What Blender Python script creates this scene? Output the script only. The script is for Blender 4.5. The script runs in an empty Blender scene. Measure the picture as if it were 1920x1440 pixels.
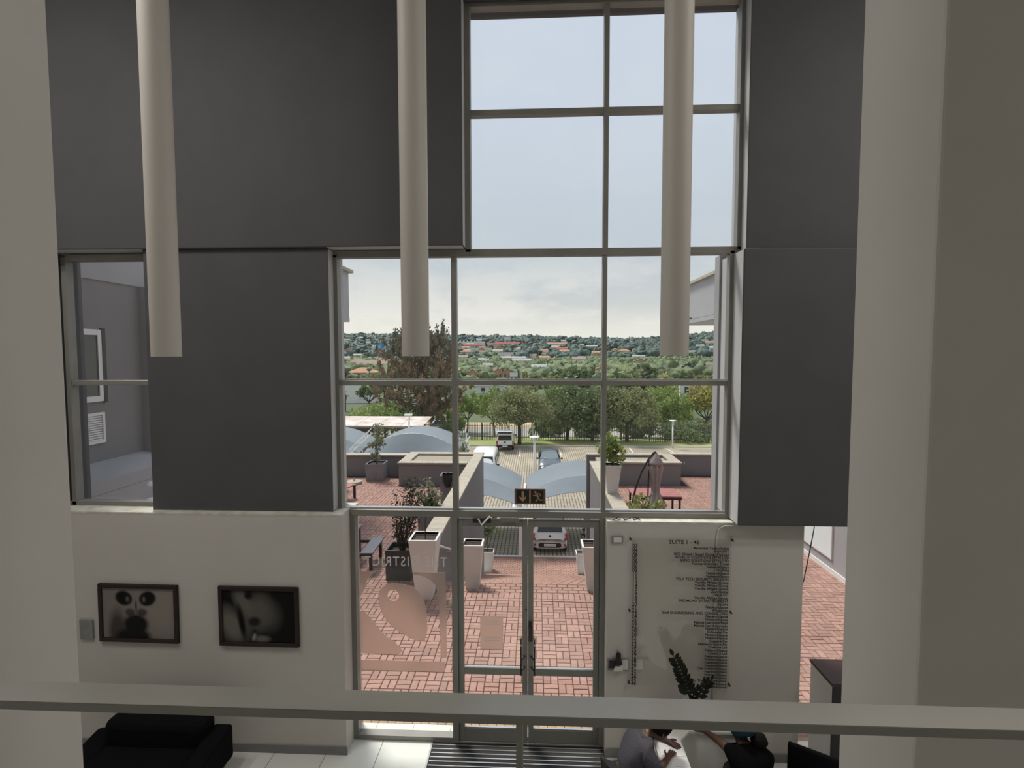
import bpy, math, random
import numpy as np
from mathutils import Vector, Matrix

sc = bpy.context.scene
col = sc.collection
R = math.radians

# ------------------------------------------------------------------ camera
def axes(yaw, pitch, roll):
    cy, sy, cp, sp = math.cos(yaw), math.sin(yaw), math.cos(pitch), math.sin(pitch)
    f = Vector((-sy * cp, cy * cp, -sp)); r = Vector((cy, sy, 0)); u = r.cross(f)
    cr, sr = math.cos(roll), math.sin(roll)
    return cr * r + sr * u, cr * u - sr * r, f
cam_data = bpy.data.cameras.new('camera')
cam = bpy.data.objects.new('camera', cam_data); col.objects.link(cam)
r_, u_, f_ = axes(R(2.64), R(3.3), R(-0.11))
m = Matrix((r_, u_, -f_)).transposed().to_4x4()
m.translation = (0, -6.08, 4.6)
cam.matrix_world = m
cam_data.sensor_width = 36
cam_data.lens = 1000 / 1920 * 36
cam_data.clip_start = 0.05
cam_data.clip_end = 6000
sc.camera = cam

# ------------------------------------------------------------------ world, sun, exposure
W = bpy.data.worlds.new('sky'); sc.world = W; W.use_nodes = True
nt = W.node_tree; nt.nodes.clear()
def N(t, **k):
    n = nt.nodes.new(t)
    for a, b in k.items(): setattr(n, a, b)
    return n
tc = N('ShaderNodeTexCoord'); sep = N('ShaderNodeSeparateXYZ'); nt.links.new(tc.outputs['Generated'], sep.inputs[0])
grad = N('ShaderNodeValToRGB'); e = grad.color_ramp.elements
e[0].position = 0.0; e[0].color = (1.0, 0.98, 0.89, 1)
e[1].position = 1.0; e[1].color = (0.72, 0.78, 0.90, 1)
for p, c in ((0.05, (0.90, 0.885, 0.81)), (0.09, (0.70, 0.72, 0.72)), (0.17, (0.62, 0.68, 0.74)), (0.40, (0.68, 0.75, 0.86))):
    x = grad.color_ramp.elements.new(p); x.color = (*c, 1)
nt.links.new(sep.outputs['Z'], grad.inputs[0])
mp = N('ShaderNodeMapping'); mp.inputs['Scale'].default_value = (1.0, 1.0, 2.6); mp.inputs['Location'].default_value = (0.35, 0.0, 0.22)
nt.links.new(tc.outputs['Generated'], mp.inputs['Vector'])
no = N('ShaderNodeTexNoise'); no.inputs['Scale'].default_value = 4.6; no.inputs['Detail'].default_value = 9; no.inputs['Roughness'].default_value = 0.6
nt.links.new(mp.outputs[0], no.inputs['Vector'])
cr = N('ShaderNodeValToRGB'); cr.color_ramp.elements[0].position = 0.46; cr.color_ramp.elements[1].position = 0.60
nt.links.new(no.outputs['Fac'], cr.inputs[0])
hz = N('ShaderNodeMapRange'); hz.inputs['From Min'].default_value = 0.19; hz.inputs['From Max'].default_value = 0.02
hz.inputs['To Min'].default_value = 0.06; hz.inputs['To Max'].default_value = 1.0
nt.links.new(sep.outputs['Z'], hz.inputs[0])
mu = N('ShaderNodeMath', operation='MULTIPLY'); nt.links.new(cr.outputs[0], mu.inputs[0]); nt.links.new(hz.outputs[0], mu.inputs[1])
mx = N('ShaderNodeMixRGB'); nt.links.new(mu.outputs[0], mx.inputs[0]); nt.links.new(grad.outputs[0], mx.inputs[1]); mx.inputs[2].default_value = (1.0, 0.97, 0.89, 1)
bg = N('ShaderNodeBackground'); bg.inputs[1].default_value = 1.0; nt.links.new(mx.outputs[0], bg.inputs[0])
wo = N('ShaderNodeOutputWorld'); nt.links.new(bg.outputs[0], wo.inputs[0])

sun_data = bpy.data.lights.new('sun', 'SUN'); sun = bpy.data.objects.new('sun', sun_data); col.objects.link(sun)
sun_data.energy = 4.2; sun_data.angle = R(14); sun_data.color = (1.0, 0.95, 0.86)
sun.location = (-20, 60, 80)
sun.rotation_euler = Vector((-0.30, 0.42, 0.86)).to_track_quat('Z', 'Y').to_euler()

sc.view_settings.view_transform = 'Standard'; sc.view_settings.look = 'None'
sc.view_settings.exposure = 0.0; sc.view_settings.gamma = 1.0; sc.view_settings.use_curve_mapping = False
sc.cycles.adaptive_threshold = 0.04; sc.cycles.max_bounces = 7; sc.cycles.diffuse_bounces = 3; sc.cycles.glossy_bounces = 2; sc.cycles.transmission_bounces = 4
ADDED_LAMP = 54.0          # emission of the added ceiling lamps

# ------------------------------------------------------------------ materials
def mat(name, color, rough=0.7, metal=0.0, var=0.0, vscale=6.0, bump=0.0, bscale=40.0, rnd=0.0, color2=None, trans=0.0, spec=0.5):
    M = bpy.data.materials.new(name); M.use_nodes = True
    t = M.node_tree; b = t.nodes['Principled BSDF']
    b.inputs['Roughness'].default_value = rough; b.inputs['Metallic'].default_value = metal
    b.inputs['Specular IOR Level'].default_value = spec
    c = (*color, 1)
    b.inputs['Base Color'].default_value = c
    co = t.nodes.new('ShaderNodeTexCoord')
    src = None
    if var or color2:
        n = t.nodes.new('ShaderNodeTexNoise'); n.inputs['Scale'].default_value = vscale; n.inputs['Detail'].default_value = 4
        t.links.new(co.outputs['Object'], n.inputs['Vector'])
        mxn = t.nodes.new('ShaderNodeMixRGB')
        c2 = color2 if color2 else tuple(max(0, x * (1 - var)) for x in color)
        mxn.inputs[1].default_value = c; mxn.inputs[2].default_value = (*c2, 1)
        rp = t.nodes.new('ShaderNodeValToRGB'); rp.color_ramp.elements[0].position = 0.38; rp.color_ramp.elements[1].position = 0.64
        t.links.new(n.outputs['Fac'], rp.inputs[0]); t.links.new(rp.outputs[0], mxn.inputs[0]); src = mxn.outputs[0]
    if rnd:
        g = t.nodes.new('ShaderNodeNewGeometry'); oi = t.nodes.new('ShaderNodeObjectInfo')
        a = t.nodes.new('ShaderNodeMath'); a.operation = 'ADD'
        t.links.new(g.outputs['Random Per Island'], a.inputs[0]); t.links.new(oi.outputs['Random'], a.inputs[1])
        fr = t.nodes.new('ShaderNodeMath'); fr.operation = 'FRACT'; t.links.new(a.outputs[0], fr.inputs[0])
        mr = t.nodes.new('ShaderNodeMapRange'); mr.inputs['To Min'].default_value = 1 - rnd; mr.inputs['To Max'].default_value = 1 + rnd
        t.links.new(fr.outputs[0], mr.inputs[0])
        h = t.nodes.new('ShaderNodeHueSaturation'); t.links.new(mr.outputs[0], h.inputs['Value'])
        if src: t.links.new(src, h.inputs['Color'])
        else: h.inputs['Color'].default_value = c
        src = h.outputs[0]
    if src: t.links.new(src, b.inputs['Base Color'])
    if bump:
        n2 = t.nodes.new('ShaderNodeTexNoise'); n2.inputs['Scale'].default_value = bscale; n2.inputs['Detail'].default_value = 3
        t.links.new(co.outputs['Object'], n2.inputs['Vector'])
        bp = t.nodes.new('ShaderNodeBump'); bp.inputs['Strength'].default_value = bump; bp.inputs['Distance'].default_value = 0.02
        t.links.new(n2.outputs['Fac'], bp.inputs['Height']); t.links.new(bp.outputs[0], b.inputs['Normal'])
    if trans:
        tr = t.nodes.new('ShaderNodeBsdfTranslucent'); ms = t.nodes.new('ShaderNodeMixShader'); ms.inputs[0].default_value = trans
        if src: t.links.new(src, tr.inputs[0])
        else: tr.inputs[0].default_value = c
        out = t.nodes['Material Output']
        t.links.new(b.outputs[0], ms.inputs[1]); t.links.new(tr.outputs[0], ms.inputs[2]); t.links.new(ms.outputs[0], out.inputs[0])
    return M

def mat_glass(name, gloss=0.05, tint=(0.97, 0.98, 0.98)):
    M = bpy.data.materials.new(name); M.use_nodes = True; t = M.node_tree; t.nodes.clear()
    tr = t.nodes.new('ShaderNodeBsdfTransparent'); tr.inputs[0].default_value = (*tint, 1)
    gl = t.nodes.new('ShaderNodeBsdfGlossy'); gl.inputs['Roughness'].default_value = 0.02
    ms = t.nodes.new('ShaderNodeMixShader'); ms.inputs[0].default_value = gloss
    o = t.nodes.new('ShaderNodeOutputMaterial')
    t.links.new(tr.outputs[0], ms.inputs[1]); t.links.new(gl.outputs[0], ms.inputs[2]); t.links.new(ms.outputs[0], o.inputs[0])
    return M

def mat_emit(name, color, strength):
    M = bpy.data.materials.new(name); M.use_nodes = True; t = M.node_tree; t.nodes.clear()
    em = t.nodes.new('ShaderNodeEmission'); em.inputs[0].default_value = (*color, 1); em.inputs[1].default_value = strength
    o = t.nodes.new('ShaderNodeOutputMaterial'); t.links.new(em.outputs[0], o.inputs[0])
    return M

def mat_frost(name):
    M = bpy.data.materials.new(name); M.use_nodes = True; t = M.node_tree; t.nodes.clear()
    rf = t.nodes.new('ShaderNodeBsdfRefraction'); rf.inputs['Roughness'].default_value = 0.45; rf.inputs['IOR'].default_value = 1.18
    rf.inputs[0].default_value = (0.93, 0.9, 0.87, 1)
    tl = t.nodes.new('ShaderNodeBsdfDiffuse'); tl.inputs[0].default_value = (0.75, 0.7, 0.66, 1)
    ms = t.nodes.new('ShaderNodeMixShader'); ms.inputs[0].default_value = 0.12
    o = t.nodes.new('ShaderNodeOutputMaterial')
    t.links.new(rf.outputs[0], ms.inputs[1]); t.links.new(tl.outputs[0], ms.inputs[2]); t.links.new(ms.outputs[0], o.inputs[0])
    return M

def mat_vcol(name, rough=0.35):
    M = bpy.data.materials.new(name); M.use_nodes = True; t = M.node_tree; b = t.nodes['Principled BSDF']
    a = t.nodes.new('ShaderNodeVertexColor'); a.layer_name = 'print'
    t.links.new(a.outputs[0], b.inputs['Base Color']); b.inputs['Roughness'].default_value = rough; b.inputs['Specular IOR Level'].default_value = 0.12
    return M

def mat_paving(name, c1, c2, mortar, w, h, offs=0.5, mort=0.012, bump=0.5):
    M = bpy.data.materials.new(name); M.use_nodes = True; t = M.node_tree; b = t.nodes['Principled BSDF']
    b.inputs['Roughness'].default_value = 0.85
    co = t.nodes.new('ShaderNodeTexCoord'); br = t.nodes.new('ShaderNodeTexBrick')
    t.links.new(co.outputs['Object'], br.inputs['Vector'])
    br.inputs['Color1'].default_value = (*c1, 1); br.inputs['Color2'].default_value = (*c2, 1); br.inputs['Mortar'].default_value = (*mortar, 1)
    br.inputs['Scale'].default_value = 1.0; br.inputs['Brick Width'].default_value = w; br.inputs['Row Height'].default_value = h
    br.inputs['Mortar Size'].default_value = mort; br.inputs['Mortar Smooth'].default_value = 0.2; br.offset = offs
    n = t.nodes.new('ShaderNodeTexNoise'); n.inputs['Scale'].default_value = 0.35; n.inputs['Detail'].default_value = 6
    t.links.new(co.outputs['Object'], n.inputs['Vector'])
    hs = t.nodes.new('ShaderNodeHueSaturation'); mr = t.nodes.new('ShaderNodeMapRange')
    mr.inputs['From Min'].default_value = 0.3; mr.inputs['From Max'].default_value = 0.7; mr.inputs['To Min'].default_value = 0.82; mr.inputs['To Max'].default_value = 1.15
    t.links.new(n.outputs['Fac'], mr.inputs[0]); t.links.new(mr.outputs[0], hs.inputs['Value'])
    t.links.new(br.outputs['Color'], hs.inputs['Color']); t.links.new(hs.outputs[0], b.inputs['Base Color'])
    bp = t.nodes.new('ShaderNodeBump'); bp.inputs['Strength'].default_value = bump; bp.inputs['Distance'].default_value = 0.03; bp.invert = True
    t.links.new(br.outputs['Fac'], bp.inputs['Height']); t.links.new(bp.outputs[0], b.inputs['Normal'])
    return M

K = {}
K['white_wall'] = mat('white_wall_paint', (0.585, 0.56, 0.525), 0.75, var=0.04, vscale=1.5)
K['dark_wall'] = mat('dark_grey_wall_paint', (0.085, 0.085, 0.092), 0.7, var=0.08, vscale=2)
K['column'] = mat('column_paint', (0.57, 0.555, 0.525), 0.8, var=0.05, vscale=2)
K['sill'] = mat('sill_paint', (0.66, 0.65, 0.60), 0.55, color2=(0.52, 0.5, 0.42), vscale=9)
K['ceil'] = mat('ceiling_paint', (0.72, 0.71, 0.68), 0.85)
K['alu'] = mat('grey_aluminium', (0.26, 0.255, 0.235), 0.45, 0.15, var=0.12, vscale=3)
K['alu_light'] = mat('bright_aluminium', (0.62, 0.62, 0.6), 0.25, 0.9)
K['steel'] = mat('steel', (0.5, 0.5, 0.5), 0.3, 1.0)
K['rail'] = mat('rail_enamel', (0.74, 0.735, 0.69), 0.2, 0.0, spec=0.6)
K['rail_edge'] = mat('rail_post_and_edge_shade', (0.22, 0.22, 0.2), 0.4)  # post enamel, also the shade put on the rail's front edge
K['tube'] = mat('pendant_enamel', (0.60, 0.57, 0.53), 0.55)
K['tile'] = mat('floor_tile', (0.74, 0.76, 0.72), 0.18, var=0.03, vscale=2, rnd=0.03)
K['grout'] = mat('grout', (0.3, 0.3, 0.28), 0.9)
K['glass'] = mat_glass('window_glass')
K['acrylic'] = mat_glass('acrylic', 0.03, (0.96, 0.96, 0.95))
K['frost'] = mat_frost('frosted_film')
K['film'] = mat('white_film', (0.8, 0.78, 0.76), 0.6)
K['black'] = mat('black_plastic', (0.012, 0.012, 0.013), 0.45)
K['black_fabric'] = mat('black_fabric', (0.006, 0.006, 0.008), 0.95, bump=0.2, bscale=200, spec=0.15)
K['dark_wood'] = mat('dark_wood', (0.022, 0.010, 0.008), 0.5, var=0.3, vscale=8)
K['counter_top'] = mat('counter_top', (0.045, 0.022, 0.022), 0.35)
K['white_plastic'] = mat('white_plastic', (0.72, 0.71, 0.68), 0.4)
K['paper'] = mat('paper', (0.8, 0.8, 0.82), 0.8)
K['print'] = mat('dark_print', (0.02, 0.018, 0.016), 0.6)
K['grey_ink'] = mat('grey_print', (0.25, 0.25, 0.26), 0.7)
K['rubber'] = mat('mat_rubber', (0.012, 0.011, 0.012), 0.8)
K['sign_dark'] = mat('sign_dark_green', (0.008, 0.020, 0.014), 0.5)
K['sign_tan'] = mat('sign_copper', (0.50, 0.25, 0.155), 0.5)
K['sign_frame'] = mat('sign_frame', (0.17, 0.085, 0.065), 0.5)
K['brick'] = mat('red_paver', (0.405, 0.238, 0.195), 0.85, var=0.14, vscale=14, bump=0.25, bscale=60, rnd=0.16)
K['brick_joint'] = mat('paver_joint', (0.085, 0.045, 0.038), 0.95, var=0.3, vscale=5)
K['soldier'] = mat('buff_paver', (0.48, 0.33, 0.21), 0.85, var=0.12, vscale=10, rnd=0.1)
K['cream_tile'] = mat('cream_tile', (0.74, 0.73, 0.66), 0.4, rnd=0.02)
K['step'] = mat_paving('step_paver', (0.43, 0.245, 0.185), (0.36, 0.20, 0.155), (0.12, 0.07, 0.06), 0.21, 0.1287, 0.5, 0.014)
K['cobble'] = mat_paving('cobble_paver', (0.48, 0.42, 0.33), (0.41, 0.355, 0.27), (0.15, 0.125, 0.085), 0.19, 0.32, 0.0, 0.028)
K['outer_wall'] = mat('outside_grey_plaster', (0.24, 0.232, 0.238), 0.85, var=0.06, vscale=1.2, bump=0.08, bscale=50)
K['outer_light'] = mat('outside_light_grey_plaster', (0.40, 0.40, 0.415), 0.85, var=0.05, vscale=1.0)
K['coping'] = mat('coping_concrete', (0.46, 0.41, 0.335), 0.85, var=0.15, vscale=5, bump=0.15, bscale=60, rnd=0.06)
K['gravel'] = mat('planter_gravel', (0.42, 0.37, 0.29), 0.95, var=0.35, vscale=30, bump=0.6, bscale=60)
K['white_paint'] = mat('white_outdoor_paint', (0.82, 0.82, 0.8), 0.4)
K['planter_white'] = mat('white_planter', (0.74, 0.72, 0.70), 0.5, var=0.04, vscale=4)
K['planter_grey'] = mat('grey_planter', (0.27, 0.27, 0.28), 0.8, var=0.15, vscale=10)
K['planter_black'] = mat('black_planter', (0.03, 0.03, 0.033), 0.5)
K['soil'] = mat('soil', (0.07, 0.045, 0.035), 0.95, var=0.4, vscale=30, bump=0.7, bscale=60)
K['bark'] = mat('bark', (0.09, 0.065, 0.05), 0.9, var=0.4, vscale=14, bump=0.5, bscale=30)
K['shade'] = mat('shade_cloth', (0.235, 0.27, 0.30), 0.9, var=0.06, vscale=1.5, trans=0.12)
K['red_wood'] = mat('red_stained_wood', (0.40, 0.14, 0.13), 0.5, var=0.15, vscale=6)
K['dark_metal'] = mat('dark_metal', (0.03, 0.022, 0.022), 0.45)
K['blue_wood'] = mat('blue_grey_wood', (0.13, 0.14, 0.165), 0.45, var=0.15, vscale=8)
K['canvas'] = mat('umbrella_canvas', (0.42, 0.355, 0.35), 0.95, var=0.12, vscale=6)
K['grass'] = mat('lawn_grass', (0.235, 0.30, 0.085), 0.95, color2=(0.33, 0.32, 0.13), vscale=0.35, bump=0.4, bscale=30)
K['road'] = mat('road', (0.40, 0.37, 0.34), 0.9, var=0.15, vscale=0.2)
K['sand'] = mat('sand', (0.60, 0.46, 0.28), 0.95, var=0.2, vscale=0.3)
K['fence'] = mat('fence_steel', (0.055, 0.065, 0.055), 0.6)
K['kerb'] = mat('kerb_concrete', (0.55, 0.50, 0.42), 0.9, var=0.15, vscale=3)
K['line'] = mat('road_paint', (0.80, 0.77, 0.70), 0.8, var=0.15, vscale=4)
K['valley'] = mat('valley_ground', (0.06, 0.10, 0.045), 0.95, color2=(0.12, 0.135, 0.06), vscale=0.02)
LC = {
 'a': ((0.22, 0.25, 0.11), (0.33, 0.35, 0.175)), 'b': ((0.14, 0.195, 0.09), (0.225, 0.27, 0.125)),
 'c': ((0.22, 0.31, 0.085), (0.33, 0.40, 0.14)), 'k': ((0.13, 0.135, 0.10), (0.20, 0.175, 0.125)), 'y': ((0.42, 0.38, 0.11), (0.33, 0.35, 0.12)),
 'n': ((0.165, 0.145, 0.10), (0.33, 0.215, 0.145)), 'o': ((0.33, 0.35, 0.25), (0.22, 0.25, 0.15)),
 'd': ((0.045, 0.05, 0.034), (0.10, 0.10, 0.065)), 'p': ((0.30, 0.35, 0.14), (0.42, 0.40, 0.18)),
 'z': ((0.010, 0.013, 0.008), (0.02, 0.024, 0.014)), 'f': ((0.062, 0.10, 0.085), (0.045, 0.08, 0.072)), 'g': ((0.105, 0.155, 0.078), (0.165, 0.205, 0.10)),  # 'f' has distance haze put into its blue-green
}
for k_, (c1, c2) in LC.items():
    K['leaf_' + k_] = mat('leaf_' + k_, c1, 0.6, color2=c2, vscale=0.9 if k_ in 'abcyngfk' else 7, rnd=0.28, trans=0.22 if k_ not in 'zf' else 0, spec=0.25)
K['skirt'] = mat('dry_palm_fronds', (0.30, 0.19, 0.11), 0.9, rnd=0.2)
K['car_white'] = mat('car_white', (0.78, 0.78, 0.77), 0.2)
K['car_grey'] = mat('car_grey', (0.16, 0.19, 0.22), 0.2, 0.4)
K['car_dark'] = mat('car_dark', (0.05, 0.04, 0.06), 0.25, 0.2)
K['car_glass'] = mat('car_glass', (0.02, 0.024, 0.026), 0.08)
K['car_glass_light'] = mat('car_windscreen', (0.20, 0.24, 0.25), 0.1)
K['tyre'] = mat('tyre', (0.012, 0.012, 0.012), 0.85)
K['red_lens'] = mat('red_lens', (0.45, 0.012, 0.02), 0.25)
K['chrome'] = mat('chrome', (0.6, 0.62, 0.64), 0.2, 1.0)
K['roof_orange'] = mat('terracotta_roof', (0.50, 0.27, 0.165), 0.9, var=0.15, vscale=0.6)
K['roof_red'] = mat('red_roof', (0.36, 0.11, 0.10), 0.9, var=0.12, vscale=0.3)
K['roof_grey'] = mat('grey_roof', (0.40, 0.40, 0.40), 0.9, var=0.15, vscale=0.5)
K['roof_brown'] = mat('brown_roof', (0.36, 0.27, 0.22), 0.9, var=0.15, vscale=0.5)
K['wall_white'] = mat('house_white', (0.74, 0.73, 0.70), 0.9)
K['wall_cream'] = mat('house_cream', (0.62, 0.50, 0.38), 0.9)
K['wall_pink'] = mat('house_brick', (0.50, 0.31, 0.23), 0.9)
K['pane_dark'] = mat('house_pane', (0.05, 0.055, 0.06), 0.2)
K['sheet'] = mat('carport_sheet', (0.66, 0.62, 0.58), 0.5, color2=(0.48, 0.36, 0.30), vscale=0.7)
K['blue_board'] = mat('blue_board', (0.02, 0.32, 0.80), 0.5)
K['skin'] = mat('skin_brown', (0.11, 0.055, 0.036), 0.55)
K['hoodie'] = mat('grey_hoodie', (0.072, 0.069, 0.084), 1.0, bump=0.3, bscale=60, spec=0.15)
K['trousers'] = mat('dark_trousers', (0.02, 0.02, 0.025), 0.9)
K['black_top'] = mat('black_top', (0.004, 0.004, 0.0045), 1.0, spec=0.08)
K['hair'] = mat('black_hair', (0.006, 0.005, 0.005), 0.9, bump=0.6, bscale=80, spec=0.15)
K['teal'] = mat('teal_headscarf', (0.007, 0.022, 0.036), 0.95, spec=0.15)

# ------------------------------------------------------------------ mesh helpers
class MB:
    def __init__(s): s.v = []; s.f = []; s.mi = []; s.cur = 0
    def add(s, vs, fs):
        o = len(s.v); s.v += [tuple(v) for v in vs]; s.f += [tuple(i + o for i in f) for f in fs]; s.mi += [s.cur] * len(fs); return s
    def box(s, x0, x1, y0, y1, z0, z1):
        return s.add([(x0, y0, z0), (x1, y0, z0), (x1, y1, z0), (x0, y1, z0), (x0, y0, z1), (x1, y0, z1), (x1, y1, z1), (x0, y1, z1)],
                     [(0, 3, 2, 1), (4, 5, 6, 7), (0, 1, 5, 4), (1, 2, 6, 5), (2, 3, 7, 6), (3, 0, 4, 7)])
    def frustum(s, a, b, z0, z1):   # a, b: (x0,x1,y0,y1) bottom and top
        return s.add([(a[0], a[2], z0), (a[1], a[2], z0), (a[1], a[3], z0), (a[0], a[3], z0), (b[0], b[2], z1), (b[1], b[2], z1), (b[1], b[3], z1), (b[0], b[3], z1)],
                     [(0, 3, 2, 1), (4, 5, 6, 7), (0, 1, 5, 4), (1, 2, 6, 5), (2, 3, 7, 6), (3, 0, 4, 7)])
    def prism(s, pts, axis, a, b):  # polygon extruded along axis from a to b
        n = len(pts)
        def P(p, t):
            return (t, p[0], p[1]) if axis == 'x' else (p[0], t, p[1]) if axis == 'y' else (p[0], p[1], t)
        vs = [P(p, a) for p in pts] + [P(p, b) for p in pts]
        return s.add(vs, [tuple(range(n))[::-1], tuple(range(n, 2 * n))] + [(i, (i + 1) % n, n + (i + 1) % n, n + i) for i in range(n)])
    def tube(s, pts, r, n=8, caps=True):
        pts = [Vector(p) for p in pts]; rs = r if isinstance(r, (list, tuple)) else [r] * len(pts)
        ring = []; up = None
        for i, p in enumerate(pts):
            d = (pts[min(i + 1, len(pts) - 1)] - pts[max(i - 1, 0)]).normalized()
            if up is None: up = Vector((0, 0, 1)) if abs(d.z) < 0.9 else Vector((1, 0, 0))
            a = d.cross(up).normalized(); b = a.cross(d).normalized(); up = b
            ring.append([p + (a * math.cos(2 * math.pi * k / n) + b * math.sin(2 * math.pi * k / n)) * rs[i] for k in range(n)])
        vs = [v for rg in ring for v in rg]; fs = []
        for i in range(len(pts) - 1):
            for k in range(n): fs.append((i * n + k, i * n + (k + 1) % n, (i + 1) * n + (k + 1) % n, (i + 1) * n + k))
        if caps: fs += [tuple(range(n))[::-1], tuple(range((len(pts) - 1) * n, len(pts) * n))]
        return s.add(vs, fs)
    def lathe(s, prof, n=24, c=(0, 0, 0)):
        vs = []; fs = []
        for (r, z) in prof:
            for k in range(n): vs.append((c[0] + r * math.cos(2 * math.pi * k / n), c[1] + r * math.sin(2 * math.pi * k / n), c[2] + z))
        for i in range(len(prof) - 1):
            for k in range(n): fs.append((i * n + k, i * n + (k + 1) % n, (i + 1) * n + (k + 1) % n, (i + 1) * n + k))
        return s.add(vs, fs)
    def grid(s, P, nu, nv):     # P(i,j) -> point
        vs = [P(i / nu, j / nv) for i in range(nu + 1) for j in range(nv + 1)]
        return s.add(vs, [(i * (nv + 1) + j, (i + 1) * (nv + 1) + j, (i + 1) * (nv + 1) + j + 1, i * (nv + 1) + j + 1) for i in range(nu) for j in range(nv)])
    def build(s, name, material, parent=None, smooth=False, bevel=0.0, subsurf=0, solid=0.0, loc=None):
        me = bpy.data.meshes.new(name); me.from_pydata(s.v, [], s.f)
        ms = material if isinstance(material, (list, tuple)) else [material]
        for x in ms: me.materials.append(x)
        if len(ms) > 1: me.polygons.foreach_set('material_index', s.mi)
        if smooth: me.polygons.foreach_set('use_smooth', [True] * len(me.polygons))
        me.update()
        o = bpy.data.objects.new(name, me); col.objects.link(o)
        if parent: o.parent = parent
        if loc: o.location = loc
        if solid: md = o.modifiers.new('thick', 'SOLIDIFY'); md.thickness = solid
        if bevel: md = o.modifiers.new('bevel', 'BEVEL'); md.width = bevel; md.segments = 2; md.limit_method = 'ANGLE'
        if subsurf: md = o.modifiers.new('sub', 'SUBSURF'); md.levels = subsurf; md.render_levels = subsurf
        return o

def BX(*a): return MB().box(*a)
def box(name, m, parent, *a, bevel=0.0): return MB().box(*a).build(name, m, parent, bevel=bevel)

def np_mesh(name, V, F, material, parent=None, smooth=False):
    V = np.asarray(V, np.float32); F = np.asarray(F, np.int32); k = F.shape[1]
    me = bpy.data.meshes.new(name)
    me.vertices.add(len(V)); me.vertices.foreach_set('co', V.ravel())
    me.loops.add(F.size); me.loops.foreach_set('vertex_index', F.ravel())
    me.polygons.add(len(F)); me.polygons.foreach_set('loop_start', np.arange(0, F.size, k, dtype=np.int32)); me.polygons.foreach_set('loop_total', np.full(len(F), k, np.int32))
    if smooth: me.polygons.foreach_set('use_smooth', np.ones(len(F), bool))
    me.materials.append(material); me.update(calc_edges=True); me.validate()
    o = bpy.data.objects.new(name, me); col.objects.link(o)
    if parent: o.parent = parent
    return o

def tag(o, label, cat=None, group=None, kind=None):
    o['label'] = label
    if cat: o['category'] = cat
    if group: o['group'] = group
    if kind: o['kind'] = kind
    return o
def thing(name, label, cat, loc=(0, 0, 0), rz=0.0, group=None, kind=None):
    o = bpy.data.objects.new(name, None); col.objects.link(o); o.empty_display_size = 0.1
    o.location = loc; o.rotation_euler = (0, 0, rz)
    return tag(o, label, cat, group, kind)
def copy_tree(o, parent=None):
    c = o.copy(); col.objects.link(c); c.parent = parent
    for ch in list(o.children): copy_tree(ch, c)
    return c
def struct(name, mb, m, label, cat, **k):
    return tag(mb.build(name, m, **k), label, cat, kind='structure')

def text_obj(name, body, size, m, parent, loc, rot=(R(90), 0, 0), align='LEFT', spacing=1.0, line=1.0, mirror=False, depth=0.0, yalign='TOP', bold=0.0):
    cu = bpy.data.curves.new(name, 'FONT'); cu.body = body; cu.size = size; cu.align_x = align; cu.align_y = yalign
    cu.space_character = spacing; cu.space_line = line; cu.extrude = depth; cu.resolution_u = 3; cu.offset = bold
    t = bpy.data.objects.new(name + '_curve', cu); col.objects.link(t)
    dg = bpy.context.evaluated_depsgraph_get(); dg.update()
    me = bpy.data.meshes.new_from_object(t.evaluated_get(dg)); bpy.data.objects.remove(t); bpy.data.curves.remove(cu)
    me.name = name; me.materials.clear(); me.materials.append(m)
    o = bpy.data.objects.new(name, me); col.objects.link(o); o.parent = parent; o.location = loc; o.rotation_euler = rot; o['kind'] = 'stuff'
    if mirror: o.scale.x = -1
    return o

# ================================================================== THE BUILDING SHELL
struct('floor', BX(-8, 8, -10, 0.02, -0.25, -0.012), K['grout'], 'grey grout bed of the lobby floor', 'floor')
floor = bpy.data.objects['floor']
tile_me = None
for i in range(-9, 10):
    for j in range(6):
        x0 = -1.815 + (i - 0) * 0.6; y1 = -0.03 - j * 0.6
        if x0 < -7.9 or x0 + 0.6 > 7.9: continue
        if tile_me is None:
            o = MB().frustum((0.002, 0.596, -0.596, -0.002), (0.003, 0.595, -0.595, -0.003), -0.012, 0).build('floor_tile', K['tile'], floor); tile_me = o.data
        else:
            o = bpy.data.objects.new('floor_tile', tile_me); col.objects.link(o); o.parent = floor
        o.location = (x0, y1, 0)
box('floor_tile_rest', K['tile'], floor, -8, 8, -10, -3.632, -0.012, 0)
struct('ceiling', BX(-8, 8, -10, 0.25, 9.2, 9.4), K['ceil'], 'white ceiling high above the lobby', 'ceiling')
struct('wall_left', BX(-8.2, -8, -10, 0.25, -0.2, 9.4), K['white_wall'], 'white side wall of the lobby behind the left column', 'wall')
struct('wall_right', BX(8, 8.2, -10, 0.25, -0.2, 9.4), K['white_wall'], 'white side wall of the lobby behind the right column', 'wall')
struct('wall_back', BX(-8.2, 8.2, -10.2, -10, -0.2, 9.4), K['white_wall'], 'white back wall of the upper floor', 'wall')
struct('wall_front_upper_left', MB().box(-8, -0.80, -0.25, 0.25, 5.77, 9.2), K['dark_wall'], 'large dark grey wall panel high up left of the tall window', 'wall', bevel=0.012)
struct('wall_front_above_window', BX(-0.80, 2.235, -0.2, 0.25, 8.42, 9.2), K['dark_wall'], 'dark lintel above the tall window', 'wall')
struct('wall_front_upper_right', BX(2.235, 8, -0.2, 0.25, 5.69, 9.2), K['dark_wall'], 'dark grey wall panel high up right of the tall window', 'wall', bevel=0.008)
struct('wall_front_box_right', BX(2.165, 8, -0.33, 0.34, 2.74, 5.69), K['dark_wall'], 'projecting dark grey box wall above the directory board', 'wall', bevel=0.015)
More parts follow.
